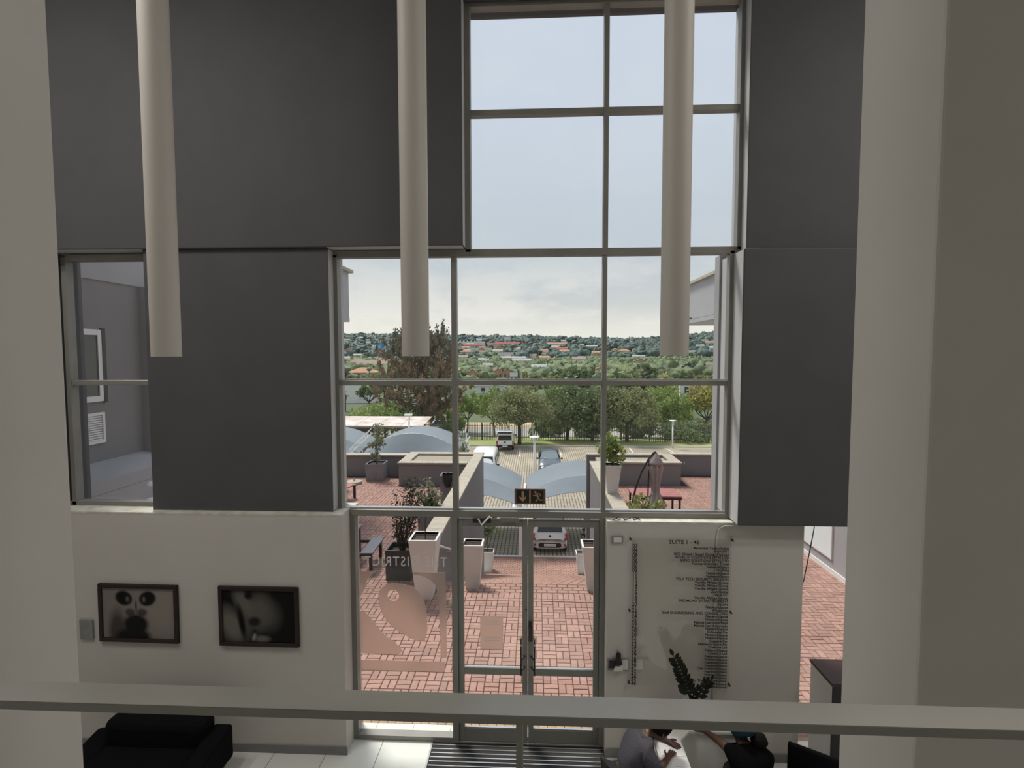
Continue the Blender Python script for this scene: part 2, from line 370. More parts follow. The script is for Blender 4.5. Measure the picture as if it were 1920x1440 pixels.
struct('wall_front_box_left', BX(-4.43, -2.31, -0.20, 0.25, 2.795, 5.77), K['dark_wall'], 'dark grey box wall between the left window and the glazed entrance', 'wall', bevel=0.008)
struct('wall_front_corner', BX(-8, -5.56, -0.20, 0.25, 2.795, 5.77), K['dark_wall'], 'dark grey wall beyond the left window', 'wall')
wl = struct('wall_front_lower_left', BX(-8, -2.175, -0.30, 0.25, 0, 2.78), K['white_wall'], 'white lower wall with the two animal photographs', 'wall')
box('ledge', K['sill'], wl, -8, -2.175, -0.302, 0.0, 2.78, 2.80)
wr = struct('wall_front_lower_right', BX(0.785, 2.93, -0.20, 0.12, 0, 2.71), K['white_wall'], 'white lower wall behind the directory board', 'wall')
box('ledge', K['sill'], wr, 0.785, 2.93, -0.202, -0.02, 2.71, 2.732)
struct('wall_front_far_right', BX(5.2, 8, -0.2, 0.12, 0, 2.74), K['white_wall'], 'white wall beyond the low right window', 'wall')
struct('baseboard_left', BX(-8, -2.165, -0.315, -0.30, 0, 0.10), K['outer_wall'], 'grey tile skirting along the white left wall', 'baseboard')
struct('baseboard_right', BX(0.78, 2.93, -0.215, -0.20, 0, 0.10), K['outer_wall'], 'grey tile skirting along the white right wall', 'baseboard')

K['reveal'] = mat('reveal_paint_and_light', (0.52, 0.52, 0.53), 0.7)  # pale paint on the right; on the left, falling light put into the tone
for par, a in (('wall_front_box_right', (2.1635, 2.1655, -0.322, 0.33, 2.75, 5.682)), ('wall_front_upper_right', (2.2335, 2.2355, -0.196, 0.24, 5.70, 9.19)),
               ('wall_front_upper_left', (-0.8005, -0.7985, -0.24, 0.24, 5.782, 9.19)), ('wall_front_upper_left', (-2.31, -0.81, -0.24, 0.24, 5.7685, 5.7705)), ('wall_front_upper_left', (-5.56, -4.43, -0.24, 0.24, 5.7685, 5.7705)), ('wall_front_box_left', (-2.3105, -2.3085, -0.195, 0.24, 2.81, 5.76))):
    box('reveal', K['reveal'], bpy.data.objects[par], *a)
# ---- glazing
def glazing(name, label, vbars, hbars, panes, parent=None):
    w = thing(name, label, 'window', (0, 0, 0), kind='structure')
    for (x0, x1, z0, z1, y0, y1) in vbars:
        b = MB().box(x0, x1, y0, y1, z0, z1).build('mullion', K['alu'], w, bevel=0.004)
    for (x0, x1, z0, z1, y0, y1) in hbars:
        MB().box(x0, x1, y0, y1, z0, z1).build('transom', K['alu'], w, bevel=0.004)
    for (x0, x1, z0, z1) in panes:
        box('pane', K['glass'], w, x0, x1, -0.003, 0.003, z0, z1)
    return w
vb = [(-0.80, -0.735, 5.73, 8.42, -0.06, 0.05), (2.19, 2.24, 5.73, 8.42, -0.06, 0.05), (0.735, 0.79, 5.75, 8.38, -0.055, 0.05),
      (-2.335, -2.265, 2.75, 5.72, -0.06, 0.05), (2.12, 2.17, 2.75, 5.72, -0.06, 0.05), (-0.965, -0.905, 2.78, 5.68, -0.055, 0.05), (0.735, 0.785, 2.78, 5.68, -0.055, 0.05),
      (-2.185, -2.115, 0.0, 2.72, -0.06, 0.05), (-0.985, -0.915, 0.0, 2.72, -0.06, 0.05), (0.725, 0.785, 0.0, 2.72, -0.06, 0.05)]
hb = [(-0.735, 2.19, 8.375, 8.42, -0.06, 0.05), (-0.735, 2.19, 7.225, 7.285, -0.05, 0.045), (-2.335, 2.24, 5.685, 5.765, -0.06, 0.05),
      (-2.265, 2.12, 4.235, 4.29, -0.052, 0.045), (-2.335, 2.17, 2.715, 2.79, -0.065, 0.05), (-2.115, -0.985, 0.0, 0.06, -0.06, 0.05)]
pn = [(-0.74, 0.74, 7.27, 8.39), (0.785, 2.2, 7.27, 8.39), (-0.74, 0.74, 5.75, 7.24), (0.785, 2.2, 5.75, 7.24),
      (-2.27, -0.96, 4.28, 5.70), (-0.91, 0.74, 4.28, 5.70), (0.78, 2.13, 4.28, 5.70), (-2.27, -0.96, 2.78, 4.25), (-0.91, 0.74, 2.78, 4.25), (0.78, 2.13, 2.78, 4.25),
      (-2.12, -0.98, 0.05, 2.73)]
w1 = glazing('window_1', 'tall grey aluminium curtain window over the glass entrance', vb, hb, pn)
hbs = MB().box(-2.2, -2.115, -0.085, -0.06, 2.69, 2.715)
# glazing beads that catch the light on top of the bars
for (x0, x1, z) in ((-2.265, -0.965, 4.29), (-0.905, 0.735, 4.29), (0.785, 2.12, 4.29), (-2.265, -0.965, 2.79), (-0.905, 0.735, 2.79), (0.785, 2.12, 2.79)):
    MB().box(x0, x1, -0.03, 0.03, z, z + 0.018).build('glazing_bead', K['alu_light'], w1)
glazing('window_2', 'narrow window at the left looking onto the neighbouring grey wing',
        [(-5.53, -5.475, 2.80, 5.72, -0.06, 0.05), (-4.46, -4.42, 2.80, 5.72, -0.06, 0.05)],
        [(-5.475, -4.46, 5.68, 5.75, -0.06, 0.05), (-5.475, -4.46, 4.235, 4.29, -0.05, 0.045), (-5.56, -4.42, 2.795, 2.85, -0.06, 0.05)],
        [(-5.48, -4.45, 4.28, 5.69), (-5.48, -4.45, 2.84, 4.25)])
glazing('window_3', 'low window at the right showing brick paving and a white louvre',
        [(2.93, 2.955, 0, 2.74, -0.05, 0.05), (5.14, 5.2, 0, 2.74, -0.05, 0.05)], [(2.955, 5.14, 0.0, 0.07, -0.05, 0.05), (2.955, 5.14, 2.70, 2.74, -0.05, 0.05)], [(2.95, 5.15, 0.06, 2.71)])

def door(name, label, x0, x1, hinge_left):
    d = thing(name, label, 'door', (0, 0, 0), kind='structure')
    sl = 0.062
    for a, b in ((x0, x0 + sl), (x1 - sl, x1)):
        MB().box(a, b, -0.035, 0.025, 0.012, 2.68).build('stile', K['alu'], d, bevel=0.004)
    for a, b in ((0.012, 0.165), (0.825, 0.905), (2.60, 2.68)):
        MB().box(x0 + sl, x1 - sl, -0.033, 0.023, a, b).build('rail', K['alu'], d, bevel=0.004)
    for a in (0.165, 0.905):
        MB().box(x0 + sl, x1 - sl, -0.028, -0.004, a, a + 0.014).build('glazing_bead', K['alu_light'], d)
    box('pane', K['glass'], d, x0 + sl - 0.005, x1 - sl + 0.005, -0.003, 0.003, 0.16, 0.83)
    box('pane', K['glass'], d, x0 + sl - 0.005, x1 - sl + 0.005, -0.003, 0.003, 0.90, 2.605)
    hx = x1 - 0.075 if hinge_left else x0 + 0.075; sx = x1 - 0.03 if hinge_left else x0 + 0.03
    h = MB().tube([(hx, -0.085, 0.86), (hx, -0.085, 1.30)], 0.011, 10).build('pull_handle', K['dark_metal'], d, smooth=True)
    for z in (0.92, 1.05):
        MB().tube([(hx, -0.085, z - 0.01), (sx, -0.035, z + 0.015)], 0.009, 8).build('bracket', K['dark_metal'], h)
    for z in (1.225, 1.305):
        MB().lathe([(0, -0.014), (0.012, -0.011), (0.014, 0), (0.012, 0.011), (0, 0.014)], 10, (hx, -0.085, z)).build('end_cap', K['alu_light'], h, smooth=True)
    return d
dl = door('door_1', 'left glass door leaf of the entrance with a paper notice on it', -0.912, -0.103, True)
dr = door('door_2', 'right glass door leaf of the entrance with the lock', -0.097, 0.722, False)
lk = MB().box(-0.092, -0.045, -0.06, -0.035, 1.25, 1.42).build('lock_case', K['dark_metal'], dr, bevel=0.004)
MB().box(-0.095, -0.05, -0.085, -0.06, 1.43, 1.50).build('latch', K['black'], dr, bevel=0.006)
for z in (0.30, 1.62): MB().lathe([(0, 0), (0.008, 0), (0.008, 0.006), (0, 0.006)], 8).build('bolt', K['black'], dl, loc=(-0.12, -0.04, z))
# notice taped on the left door
nt_ = tag(MB().box(-0.66, -0.39, -0.0085, -0.0045, 1.12, 1.52).build('paper_notice', K['frost']), 'frosted notice sheet stuck on the left glass door', 'notice')
for i, (zz, wd) in enumerate(((1.455, 0.16), (1.42, 0.19), (1.26, 0.2), (1.225, 0.18))):
    MB().box(-0.525 - wd / 2, -0.525 + wd / 2, -0.0105, -0.009, zz, zz + 0.012).build('printed_line', K['film'], nt_)
# door closer over the left leaf
dc = thing('door_closer', 'dark door closer with a white folded arm above the left door leaf', 'door closer', (-0.62, -0.067, 2.66))
MB().box(-0.11, 0.10, -0.035, -0.001, 0.0, 0.055).build('body', K['dark_metal'], dc, bevel=0.004)
MB().tube([(-0.045, -0.045, 0.055), (-0.005, -0.06, -0.015), (0.09, -0.045, 0.085)], 0.011, 6).build('arm', K['white_plastic'], dc)
pl = MB().box(-0.42, -0.20, -0.08, -0.0655, 2.67, 2.715).build('cover_plate', K['alu']); tag(pl, 'flat grey cover plate on the transom above the doors', 'cover plate')

# frosted logo and lettering on the side light
lg = thing('frosted_logo', 'large frosted film logo on the glass panel left of the doors', 'window decal', (0, 0, 0))
def dec(px, py): return (-2.299 + px * 0.001314, 2.49 - py * 0.00136)   # logo template units to metres on the glass
def film(name, pts, holes=None, m='frost', y=-0.0085):
    mb = MB(); P = [dec(*p) for p in pts]
    if holes:
        # bridge polygon with one round hole: split into a ring of quads
        cx, cz, r = holes; c = dec(cx, cz); n = 32; rr = r * 0.00132
        outer = []
        for k in range(n):
            a = 2 * math.pi * k / n; d = Vector((math.cos(a), math.sin(a))); best = 9
            for i in range(len(P)):
                A = Vector(P[i]); B = Vector(P[(i + 1) % len(P)]); E = B - A; O = Vector(c)
                den = d.x * E.y - d.y * E.x
                if abs(den) < 1e-9: continue
                t = ((A - O).x * E.y - (A - O).y * E.x) / den; s = ((A - O).x * d.y - (A - O).y * d.x) / den
                if t > 0 and -1e-6 <= s <= 1 + 1e-6: best = min(best, t)
            outer.append((c[0] + d.x * best, c[1] + d.y * best))
        vs = []; fs = []
        for yy in (y, y + 0.004):
            vs += [(p[0], yy, p[1]) for p in outer]
            vs += [(c[0] + rr * math.cos(2 * math.pi * k / n), yy, c[1] + rr * math.sin(2 * math.pi * k / n)) for k in range(n)]
        for k in range(n):
            q = (k + 1) % n
            fs += [(k, q, n + q, n + k), (2 * n + k, 3 * n + k, 3 * n + q, 2 * n + q), (k, 2 * n + k, 2 * n + q, q), (n + k, n + q, 3 * n + q, 3 * n + k)]
        mb.add(vs, fs)
    else:
        mb.prism(P, 'y', y, y + 0.004)
    return mb.build(name, K[m], lg)
film('film_shape', [(330, 600), (328, 540), (350, 485), (400, 450), (470, 437), (560, 445), (640, 465), (700, 505), (735, 560), (755, 620), (765, 720), (772, 860), (760, 950), (680, 950), (620, 930), (560, 890), (480, 850), (420, 790), (360, 710)], (465, 545, 52))
film('film_shape', [(180, 680), (270, 770), (330, 850), (400, 920), (480, 970), (545, 1040), (500, 1078), (160, 1068), (160, 700)])
film('film_shape', [(640, 335), (940, 335), (945, 1090), (890, 1090), (880, 700), (870, 560), (850, 450), (800, 400), (720, 365), (640, 350)])
film('film_shape', [(160, 345), (335, 325), (270, 365), (225, 420), (190, 520), (160, 570)])
film('film_band', [(160, 1130), (925, 1130), (925, 1222), (160, 1222)])
tx = text_obj('lettering', 'THE DISTRICT', 0.165, K['film'], lg, (-1.045, -0.0085, 2.235), spacing=1.2, mirror=True); tx.scale.x = -0.80

# ---- upper floor, columns, railing
struct('floor_mezzanine', BX(-8, 8, -10, -4.83, 2.72, 3.0), K['tile'], 'upper floor slab the photographer stands on', 'floor')
struct('column_left', BX(-1.75, -1.15, -5.10, -4.83, 3.0, 9.2), K['column'], 'pale painted column cut by the left edge of the picture', 'column', bevel=0.006)
struct('column_right', BX(0.70, 1.30, -5.10, -4.86, 3.0, 9.2), K['column'], 'pale painted column at the right edge of the picture', 'column', bevel=0.006)
rl = thing('balcony_railing', 'flat pale grey metal handrail crossing the foreground', 'railing', (0, -5.275, 3.0))
MB().box(-2.6, 2.6, -0.025, 0.025, 1.037, 1.05).build('handrail', K['rail'], rl)
MB().box(-2.6, 2.6, -0.0268, -0.025, 1.0365, 1.0495).build('shaded_edge_strip', K['rail_edge'], rl)  # shade of the front edge put into a darker strip
for x in (-1.9, -0.026, 1.85):
    p = MB().box(x - 0.005, x + 0.005, -0.022, 0.022, 0.0, 1.037).build('post', K['rail_edge'], rl)
    MB().box(x - 0.04, x + 0.04, -0.04, 0.04, 0.0, 0.008).build('foot_plate', K['rail_edge'], p)

# ---- pendants
for x, lab in ((-2.77, 'white tube pendant hanging in front of the left window'), (-0.885, 'white tube pendant hanging left of the tall window, in front of the conifer'), (0.985, 'white tube pendant hanging in front of the right half of the tall window')):
    p = thing('tube_pendant', lab, 'pendant lamp', (x, -2.2, 4.58), group='tube pendants in the lobby')
    MB().lathe([(0.099, 0.0), (0.1, 0.003), (0.1, 4.5)], 40).build('tube', K['tube'], p, smooth=True)
    MB().lathe([(0.1, 0.0), (0.096, 0.0), (0.096, 0.4)], 40).build('rim', K['tube'], p, smooth=True)
    MB().lathe([(0.0, 0.05), (0.096, 0.05)], 40).build('diffuser', K['white_plastic'], p)
    MB().tube([(0, 0, 4.4), (0, 0, 4.62)], 0.012, 8).build('suspension_rod', K['steel'], p)
# ---- unseen ceiling lamps added to brighten the lobby
for i, (x, y) in enumerate([(a, b) for a in (-6.2, -4.2, 4.6, 6.4) for b in (-3.2, -4.4)]):
    lp = thing('added_ceiling_lamp', 'unseen round lamp added to brighten the lobby', 'ceiling lamp', (x, y, 9.2), group='added lamps in the lobby ceiling')
    MB().lathe([(0.36, 0), (0.36, -0.02), (0.30, -0.02), (0.30, 0)], 24).build('trim_ring', K['white_plastic'], lp)
    MB().lathe([(0.0, -0.012), (0.30, -0.012)], 24).build('diffuser', LMAT if i else globals().setdefault('LMAT', mat_emit('added_lamp_diffuser', (1.0, 0.95, 0.88), ADDED_LAMP)), lp)

# ---- framed photographs
def blob(x, y, cx, cy, rx, ry, a=0.0, soft=0.35):
    dx, dy = x - cx, y - cy; ca, sa = math.cos(a), math.sin(a)
    u = (dx * ca + dy * sa) / rx; v = (-dx * sa + dy * ca) / ry
    d = math.sqrt(u * u + v * v)
    return max(0.0, min(1.0, (1 + soft - d) / (2 * soft)))
def mixc(a, b, t): return tuple(p + (q - p) * t for p, q in zip(a, b))
def dogs(x, y):
    c = (0.16, 0.145, 0.135)
    c = mixc(c, (0.20, 0.18, 0.16), blob(x, y, 0.9, 0.35, 0.4, 0.5))
    c = mixc(c, (0.05, 0.04, 0.035), blob(x, y, 0.2, 0.9, 0.12, 0.45))
    c = mixc(c, (0.17, 0.155, 0.14), blob(x, y, 0.45, 0.45, 0.14, 0.16))
    for sx in (-1, 1):
        c = mixc(c, (0.006, 0.006, 0.006), blob(x, y, 0.465 + sx * 0.165, 0.20, 0.115, 0.15, sx * 0.25, 0.14))
        c = mixc(c, (0.12, 0.11, 0.10), 0.8 * blob(x, y, 0.465 + sx * 0.115, 0.22, 0.022, 0.05, 0, 0.5))
        c = mixc(c, (0.05, 0.045, 0.04), blob(x, y, 0.465 + sx * 0.085, 0.48, 0.07, 0.075, 0, 0.3))
    c = mixc(c, (0.02, 0.02, 0.02), blob(x, y, 0.468, 0.35, 0.012, 0.12, 0, 0.5))
    c = mixc(c, (0.008, 0.008, 0.008), blob(x, y, 0.46, 0.72, 0.17, 0.20, 0, 0.2))
    c = mixc(c, (0.008, 0.008, 0.008), blob(x, y, 0.42, 0.97, 0.24, 0.18, 0, 0.2))
    return c
def lion(x, y):
    c = (0.006, 0.006, 0.006)
    c = mixc(c, (0.15, 0.14, 0.125), 0.8 * blob(x, y, 0.12, 0.68, 0.17, 0.34, -0.35, 0.5))
    c = mixc(c, (0.13, 0.12, 0.11), 0.8 * blob(x, y, 0.28, 0.22, 0.10, 0.26, -0.3, 0.5))
    c = mixc(c, (0.12, 0.11, 0.10), 0.75 * blob(x, y, 0.47, 0.42, 0.17, 0.34, 0.15, 0.5))
    c = mixc(c, (0.09, 0.085, 0.08), 0.7 * blob(x, y, 0.62, 0.48, 0.16, 0.25, 0, 0.6))
    c = mixc(c, (0.004, 0.004, 0.004), blob(x, y, 0.26, 0.62, 0.045, 0.32, -0.12, 0.4))
    c = mixc(c, (0.004, 0.004, 0.004), 0.95 * blob(x, y, 0.36, 0.10, 0.055, 0.07, 0, 0.3))
    c = mixc(c, (0.006, 0.006, 0.006), 0.9 * blob(x, y, 0.44, 0.60, 0.085, 0.09, 0, 0.35))
    c = mixc(c, (0.01, 0.01, 0.01), 0.8 * blob(x, y, 0.44, 0.80, 0.03, 0.06, 0, 0.5))
    c = mixc(c, (0.24, 0.23, 0.22), 0.9 * blob(x, y, 0.43, 0.90, 0.022, 0.07, 0.2, 0.4))
    c = mixc(c, (0.16, 0.155, 0.15), 0.7 * blob(x, y, 0.54, 0.93, 0.10, 0.06, 0, 0.5))
    return c
K['photo'] = mat_vcol('photo_print', 0.5)
def picture(name, label, x0, x1, z0, z1, fn, tilt):
    p = thing(name, label, 'picture', ((x0 + x1) / 2, -0.302, (z0 + z1) / 2)); p.rotation_euler = (0, R(tilt), 0)
    w, h = (x1 - x0) / 2, (z1 - z0) / 2; fw = 0.046
    MB().box(-w, w, -0.016, 0, -h, h).build('backing', K['black'], p)
    for a in ((-w, w, h - fw, h), (-w, w, -h, -h + fw), (-w, -w + fw, -h + fw, h - fw), (w - fw, w, -h + fw, h - fw)):
        MB().box(a[0], a[1], -0.035, -0.014, a[2], a[3]).build('frame_rail', K['dark_wood'], p, bevel=0.008)
    nx, nz = 72, 50; iw, ih = w - fw, h - fw
    mb = MB().grid(lambda u, v: (-iw + 2 * iw * u, -0.0175, ih - 2 * ih * v), nx, nz)
    o = mb.build('photo_print', K['photo'], p)
    at = o.data.color_attributes.new('print', 'FLOAT_COLOR', 'POINT')
    buf = []
    for i in range(nx + 1):
        for j in range(nz + 1): buf += [*(1.35 * q for q in fn(i / nx, j / nz)), 1.0]
    at.data.foreach_set('color', buf)
    return p
picture('framed_photograph', 'framed photograph of a big-eared wild dog, nearer the column', -5.035, -4.095, 1.285, 1.965, dogs, 0.5)
picture('framed_photograph', 'framed dark photograph of a lion, nearer the entrance', -3.615, -2.69, 1.27, 1.965, lion, 0.2)
sw = MB().box(-5.28, -5.12, -0.325, -0.302, 1.30, 1.54).build('wall_panel', K['planter_grey'], bevel=0.01)
tag(sw, 'small grey switch panel on the white wall beside the column', 'switch panel')

# ---- sofa
sf = thing('sofa', 'low black upholstered two-seat sofa under the framed photographs', 'sofa', (-4.03, -0.85, 0))
MB().box(-0.62, 0.50, 0.05, 0.30, 0.30, 0.66).build('backrest', K['black_fabric'], sf, bevel=0.07)
MB().box(-0.62, 0.50, -0.42, 0.10, 0.18, 0.40).build('seat_cushion', K['black_fabric'], sf, bevel=0.05)
MB().prism([(-0.42, 0.15), (0.30, 0.15), (0.30, 0.52), (0.05, 0.50), (-0.42, 0.44)], 'x', 0.47, 0.68).build('armrest', K['black_fabric'], sf, bevel=0.03)
MB().prism([(-0.42, 0.15), (0.30, 0.15), (0.30, 0.45), (0.05, 0.42), (-0.42, 0.36)], 'x', -0.86, -0.58).build('armrest', K['black_fabric'], sf, bevel=0.05)
for x in (-0.75, 0.58):
    for y in (-0.36, 0.24): MB().tube([(x, y, 0), (x, y, 0.16)], 0.02, 8).build('leg', K['steel'], sf)

# ---- entrance mat
em = thing('entrance_mat', 'sunken black entrance mat with aluminium scraper strips', 'doormat', (-0.22, -0.62, 0))
MB().box(-1.0, 1.0, -0.55, 0.55, 0.0005, 0.006).build('rubber_base', K['rubber'], em)
for a in ((-1.02, -1.0, -0.57, 0.57), (1.0, 1.02, -0.57, 0.57), (-1.0, 1.0, -0.57, -0.55), (-1.0, 1.0, 0.55, 0.57)):
    MB().box(a[0], a[1], a[2], a[3], 0.0005, 0.009).build('edge_trim', K['alu_light'], em)
s0 = None
for k in range(17):
    if s0 is None: o = s0 = MB().box(-0.99, 0.99, -0.007, 0.007, 0.006, 0.011).build('strip', K['alu_light'], em)
    else: o = s0.copy(); col.objects.link(o); o.parent = em
    o.location = (0, 0.51 - k * 0.0635, 0)

# ---- exit sign on the glass
ex = thing('exit_sign', 'dark exit sign with a copper arrow and running figure on the glass', 'exit sign', (-0.075, -0.0045, 2.862))
MB().box(-0.178, 0.178, -0.012, 0.0, 0.0, 0.178).build('board', K['sign_frame'], ex)
for x in (-0.083, 0.083):
    MB().box(x - 0.073, x + 0.073, -0.0135, -0.012, 0.015, 0.163).build('panel', K['sign_dark'], ex)
MB().box(-0.008, 0.008, -0.0137, -0.012, 0.012, 0.166).build('divider', K['sign_tan'], ex)
ar = [(-0.096, 0.150), (-0.070, 0.150), (-0.070, 0.072), (-0.046, 0.094), (-0.046, 0.070), (-0.083, 0.026), (-0.120, 0.070), (-0.120, 0.094), (-0.096, 0.072)]
MB().prism([(p[0], p[1]) for p in ar], 'y', -0.0155, -0.0135).build('arrow', K['sign_tan'], ex)
mb = MB()
mb.lathe([(0, 0), (0.0125, 0), (0.0125, 0.002), (0, 0.002)], 14)
mb.v = [(0.062 + v[0], -0.0135 - v[2], 0.142 + v[1]) for v in mb.v]
def limb(pts, w):
    for (a, b) in zip(pts[:-1], pts[1:]):
        d = Vector((b[0] - a[0], b[1] - a[1])).normalized(); n = Vector((-d.y, d.x)) * w / 2; e2 = d * w * 0.3
        q = [(a[0] + n.x - e2.x, a[1] + n.y - e2.y), (b[0] + n.x + e2.x, b[1] + n.y + e2.y), (b[0] - n.x + e2.x, b[1] - n.y + e2.y), (a[0] - n.x - e2.x, a[1] - n.y - e2.y)]
        mb.prism(q[::-1], 'y', -0.0155, -0.0135)
limb([(0.075, 0.122), (0.094, 0.080)], 0.024); limb([(0.072, 0.122), (0.056, 0.100), (0.038, 0.104)], 0.011); limb([(0.080, 0.126), (0.112, 0.122), (0.124, 0.102)], 0.011)
limb([(0.094, 0.078), (0.082, 0.052), (0.066, 0.030)], 0.013); limb([(0.096, 0.078), (0.110, 0.050), (0.142, 0.050)], 0.013)
mb.build('running_figure', K['sign_tan'], ex)
for x in (-0.15, 0.15): MB().tube([(x, -0.006, 0.178), (x, -0.006, 0.2)], 0.002, 6).build('hanger', K['black'], ex)

# ---- directory board
db = thing('directory_board', 'clear acrylic directory board with a printed list of suites', 'directory', (0, -0.2, 0))
MB().box(1.05, 2.14, -0.036, -0.031, 0.88, 2.56).build('acrylic_sheet', K['acrylic'], db)
names = ['Maverdus Technologies', 'INSIGNIT', 'SKD Global / Squad Group (Pty) Ltd', 'ROSEL IT SOLUTIONS (PTY) LTD', 'SAPIO SOLUTIONS (PTY) LTD', 'Nomsa Unlimited Travel', 'NetworkSpace', 'Dothing',
 'NetworkSpace', 'NetworkSpace', 'VELA TECH SECURITY SERVICES', 'Vumilia African Group', 'Vumilia African Group', 'Vumilia African Group', 'Zuri Global', 'Wolf I/O', 'Vumilia African Group', 'PIEDMONT ENTERTAINMENT',
 'Secure', 'NetworkSpace', 'Wazimoto', 'SAM ENGINEERING AND CONSULTING', 'NetworkSpace', 'NetworkSpace', 'Makola Law Attorneys', 'Makola Law Attorneys', 'NetworkSpace', 'Orlowsky Pty', 'NetworkSpace', 'NetworkSpace', 'Creative Pty',
 'Network Space Pty', 'Creative Ltd', 'NetworkSpace', 'Creative Ltd', 'NetworkSpace', 'NetworkSpace', 'NetworkSpace', 'NetworkSpace', 'Den NetworkSpace', 'NetworkSpace', 'NetworkSpace', 'NetworkSpace', 'Law Co The NetworkSpace', 'NetworkSpace', 'NetworkSpace']
text_obj('heading', 'SUITE 1 - 46', 0.064, K['print'], db, (1.46, -0.0375, 2.55), bold=0.0012)
text_obj('name_list', '\n'.join(names), 0.0405, K['print'], db, (2.115, -0.0375, 2.475), align='RIGHT', line=0.865, bold=0.0013)
text_obj('number_list', '\n'.join('%02d' % i for i in range(1, 47)), 0.056, K['print'], db, (1.09, -0.0375, 2.50), line=0.626, align='CENTER', spacing=1.05, bold=0.0013)
for x in (1.04, 2.15):
    for z in (0.90, 1.73, 2.545):
        MB().tube([(x, -0.003, z), (x, -0.045, z)], 0.011, 10).build('standoff', K['dark_metal'], db)

# ---- sockets, alarm, cables on the right wall
sk = thing('wall_socket', 'white double wall socket with black chargers plugged in beside the doors', 'socket', (0.92, -0.2, 1.095))
MB().box(-0.115, 0.115, -0.012, 0, -0.07, 0.07).build('plate', K['planter_grey'], sk, bevel=0.004)
MB().box(0.045, 0.112, -0.016, -0.011, -0.06, 0.06).build('cover', K['white_plastic'], sk, bevel=0.003)
for x, z, w_, h_ in ((-0.075, 0.01, 0.03, 0.035), (0.0, 0.095, 0.026, 0.045), (0.0, 0.035, 0.034, 0.02)):
    MB().box(x - w_, x + w_, -0.055, -0.011, z - h_, z + h_).build('charger', K['black'], sk, bevel=0.006)
MB().box(-0.055, 0.05, -0.045, -0.011, -0.065, -0.005).build('adapter', K['white_plastic'], sk, bevel=0.008)
MB().tube([(0.0, -0.04, 0.14), (-0.005, -0.06, 0.17), (-0.02, -0.05, 0.19)], 0.004, 6).build('cable', K['black'], sk)
sk2 = thing('wall_socket', 'plain white wall socket seen through the acrylic directory board', 'socket', (1.155, -0.2, 1.095))
MB().box(-0.04, 0.04, -0.012, 0, -0.06, 0.06).build('plate', K['white_plastic'], sk2, bevel=0.004); MB().box(-0.02, 0.02, -0.015, -0.011, -0.02, 0.02).build('rocker', K['planter_white'], sk2)
ep = thing('door_release', 'small white release box high on the wall beside the doors', 'switch box', (0.90, -0.2, 2.53))
MB().box(-0.062, 0.062, -0.018, 0, -0.042, 0.042).build('back_box', K['planter_grey'], ep, bevel=0.004)
MB().box(-0.045, 0.045, -0.026, -0.017, -0.03, 0.026).build('button_plate', K['white_plastic'], ep, bevel=0.005)
tag(MB().tube([(2.16, -0.22, 2.70), (2.06, -0.215, 2.70), (2.0, -0.214, 2.66), (1.985, -0.213, 2.55), (1.98, -0.212, 1.6), (1.975, -0.212, 0.12)], 0.007, 6).build('wall_cable', K['white_plastic'], smooth=True), 'thin white cable curving down the wall behind the directory board', 'cable')
random.seed(4)
for q, (x, lab) in enumerate(((0.90, 'short loose black wire lying on the sill right of the doors'), (1.01, 'tangled black wire ends lying on the sill above the socket'), (1.12, 'coil of black wire on the sill nearest the directory board'))):
    pts = [(x + 0.042 * math.sin(1.7 * t + q), -0.14 + 0.04 * math.cos(1.3 * t + q), 2.738 + 0.018 * abs(math.sin(2.2 * t))) for t in np.linspace(0, 3.2, 12)]
    tag(MB().tube(pts, 0.005, 5).build('loose_wire', K['black']), lab, 'wire')

# ---- reception desk, counter, chair, plant
dk = thing('reception_desk', 'white L-shaped reception desk beside the entrance', 'desk', (0, 0, 0))
MB().prism([(1.17, -1.75), (1.44, -1.75), (1.44, -0.90), (1.56, -0.77), (2.16, -0.77), (2.16, -0.34), (1.17, -0.34)], 'z', 0.715, 0.745).build('desk_top', K['white_plastic'], dk, bevel=0.004)
MB().box(1.50, 2.12, -0.74, -0.715, 0.0, 0.715).build('modesty_panel', K['white_plastic'], dk)
MB().box(1.20, 1.225, -1.72, -0.38, 0.0, 0.715).build('side_panel', K['white_plastic'], dk)
MB().box(2.10, 2.13, -0.74, -0.36, 0.0, 0.715).build('side_panel', K['white_plastic'], dk)
MB().box(1.225, 1.42, -1.72, -1.69, 0.0, 0.715).build('end_panel', K['white_plastic'], dk)
for (y0, y1, lab) in ((-1.12, -0.86, 'sheet of printed paper on the desk nearest the entrance doors'), (-1.42, -1.135, 'sheet of paper with a small mark lying nearer the camera')):
    pp = thing('paper_sheet', lab, 'paper', (1.30, (y0 + y1) / 2, 0.7455))
    MB().box(-0.1, 0.12, -(y1 - y0) / 2, (y1 - y0) / 2, 0, 0.003).build('sheet', K['paper'], pp)
    for k in range(3): MB().box(0.0, 0.07, 0.02 - k * 0.03, 0.024 - k * 0.03, 0.003, 0.0036).build('printed_line', K['grey_ink'], pp)
ct = thing('counter_cabinet', 'tall cabinet with dark top and white side by the low right window', 'cabinet', (3.30, -0.41, 0))
MB().box(-0.26, 0.30, -0.23, 0.23, 1.165, 1.20).build('top', K['counter_top'], ct, bevel=0.003)
MB().box(-0.25, 0.29, -0.21, 0.22, 0.05, 1.165).build('body', K['white_plastic'], ct)
MB().box(-0.25, 0.29, -0.23, -0.21, 0.0, 1.165).build('front_panel', K['black'], ct)
MB().box(-0.24, 0.28, -0.20, 0.20, 0.0, 0.05).build('plinth', K['black'], ct)
ch = thing('office_chair', 'black office chair with a slanted backrest beside the counter cabinet', 'chair', (2.68, -1.05, 0), R(-32))
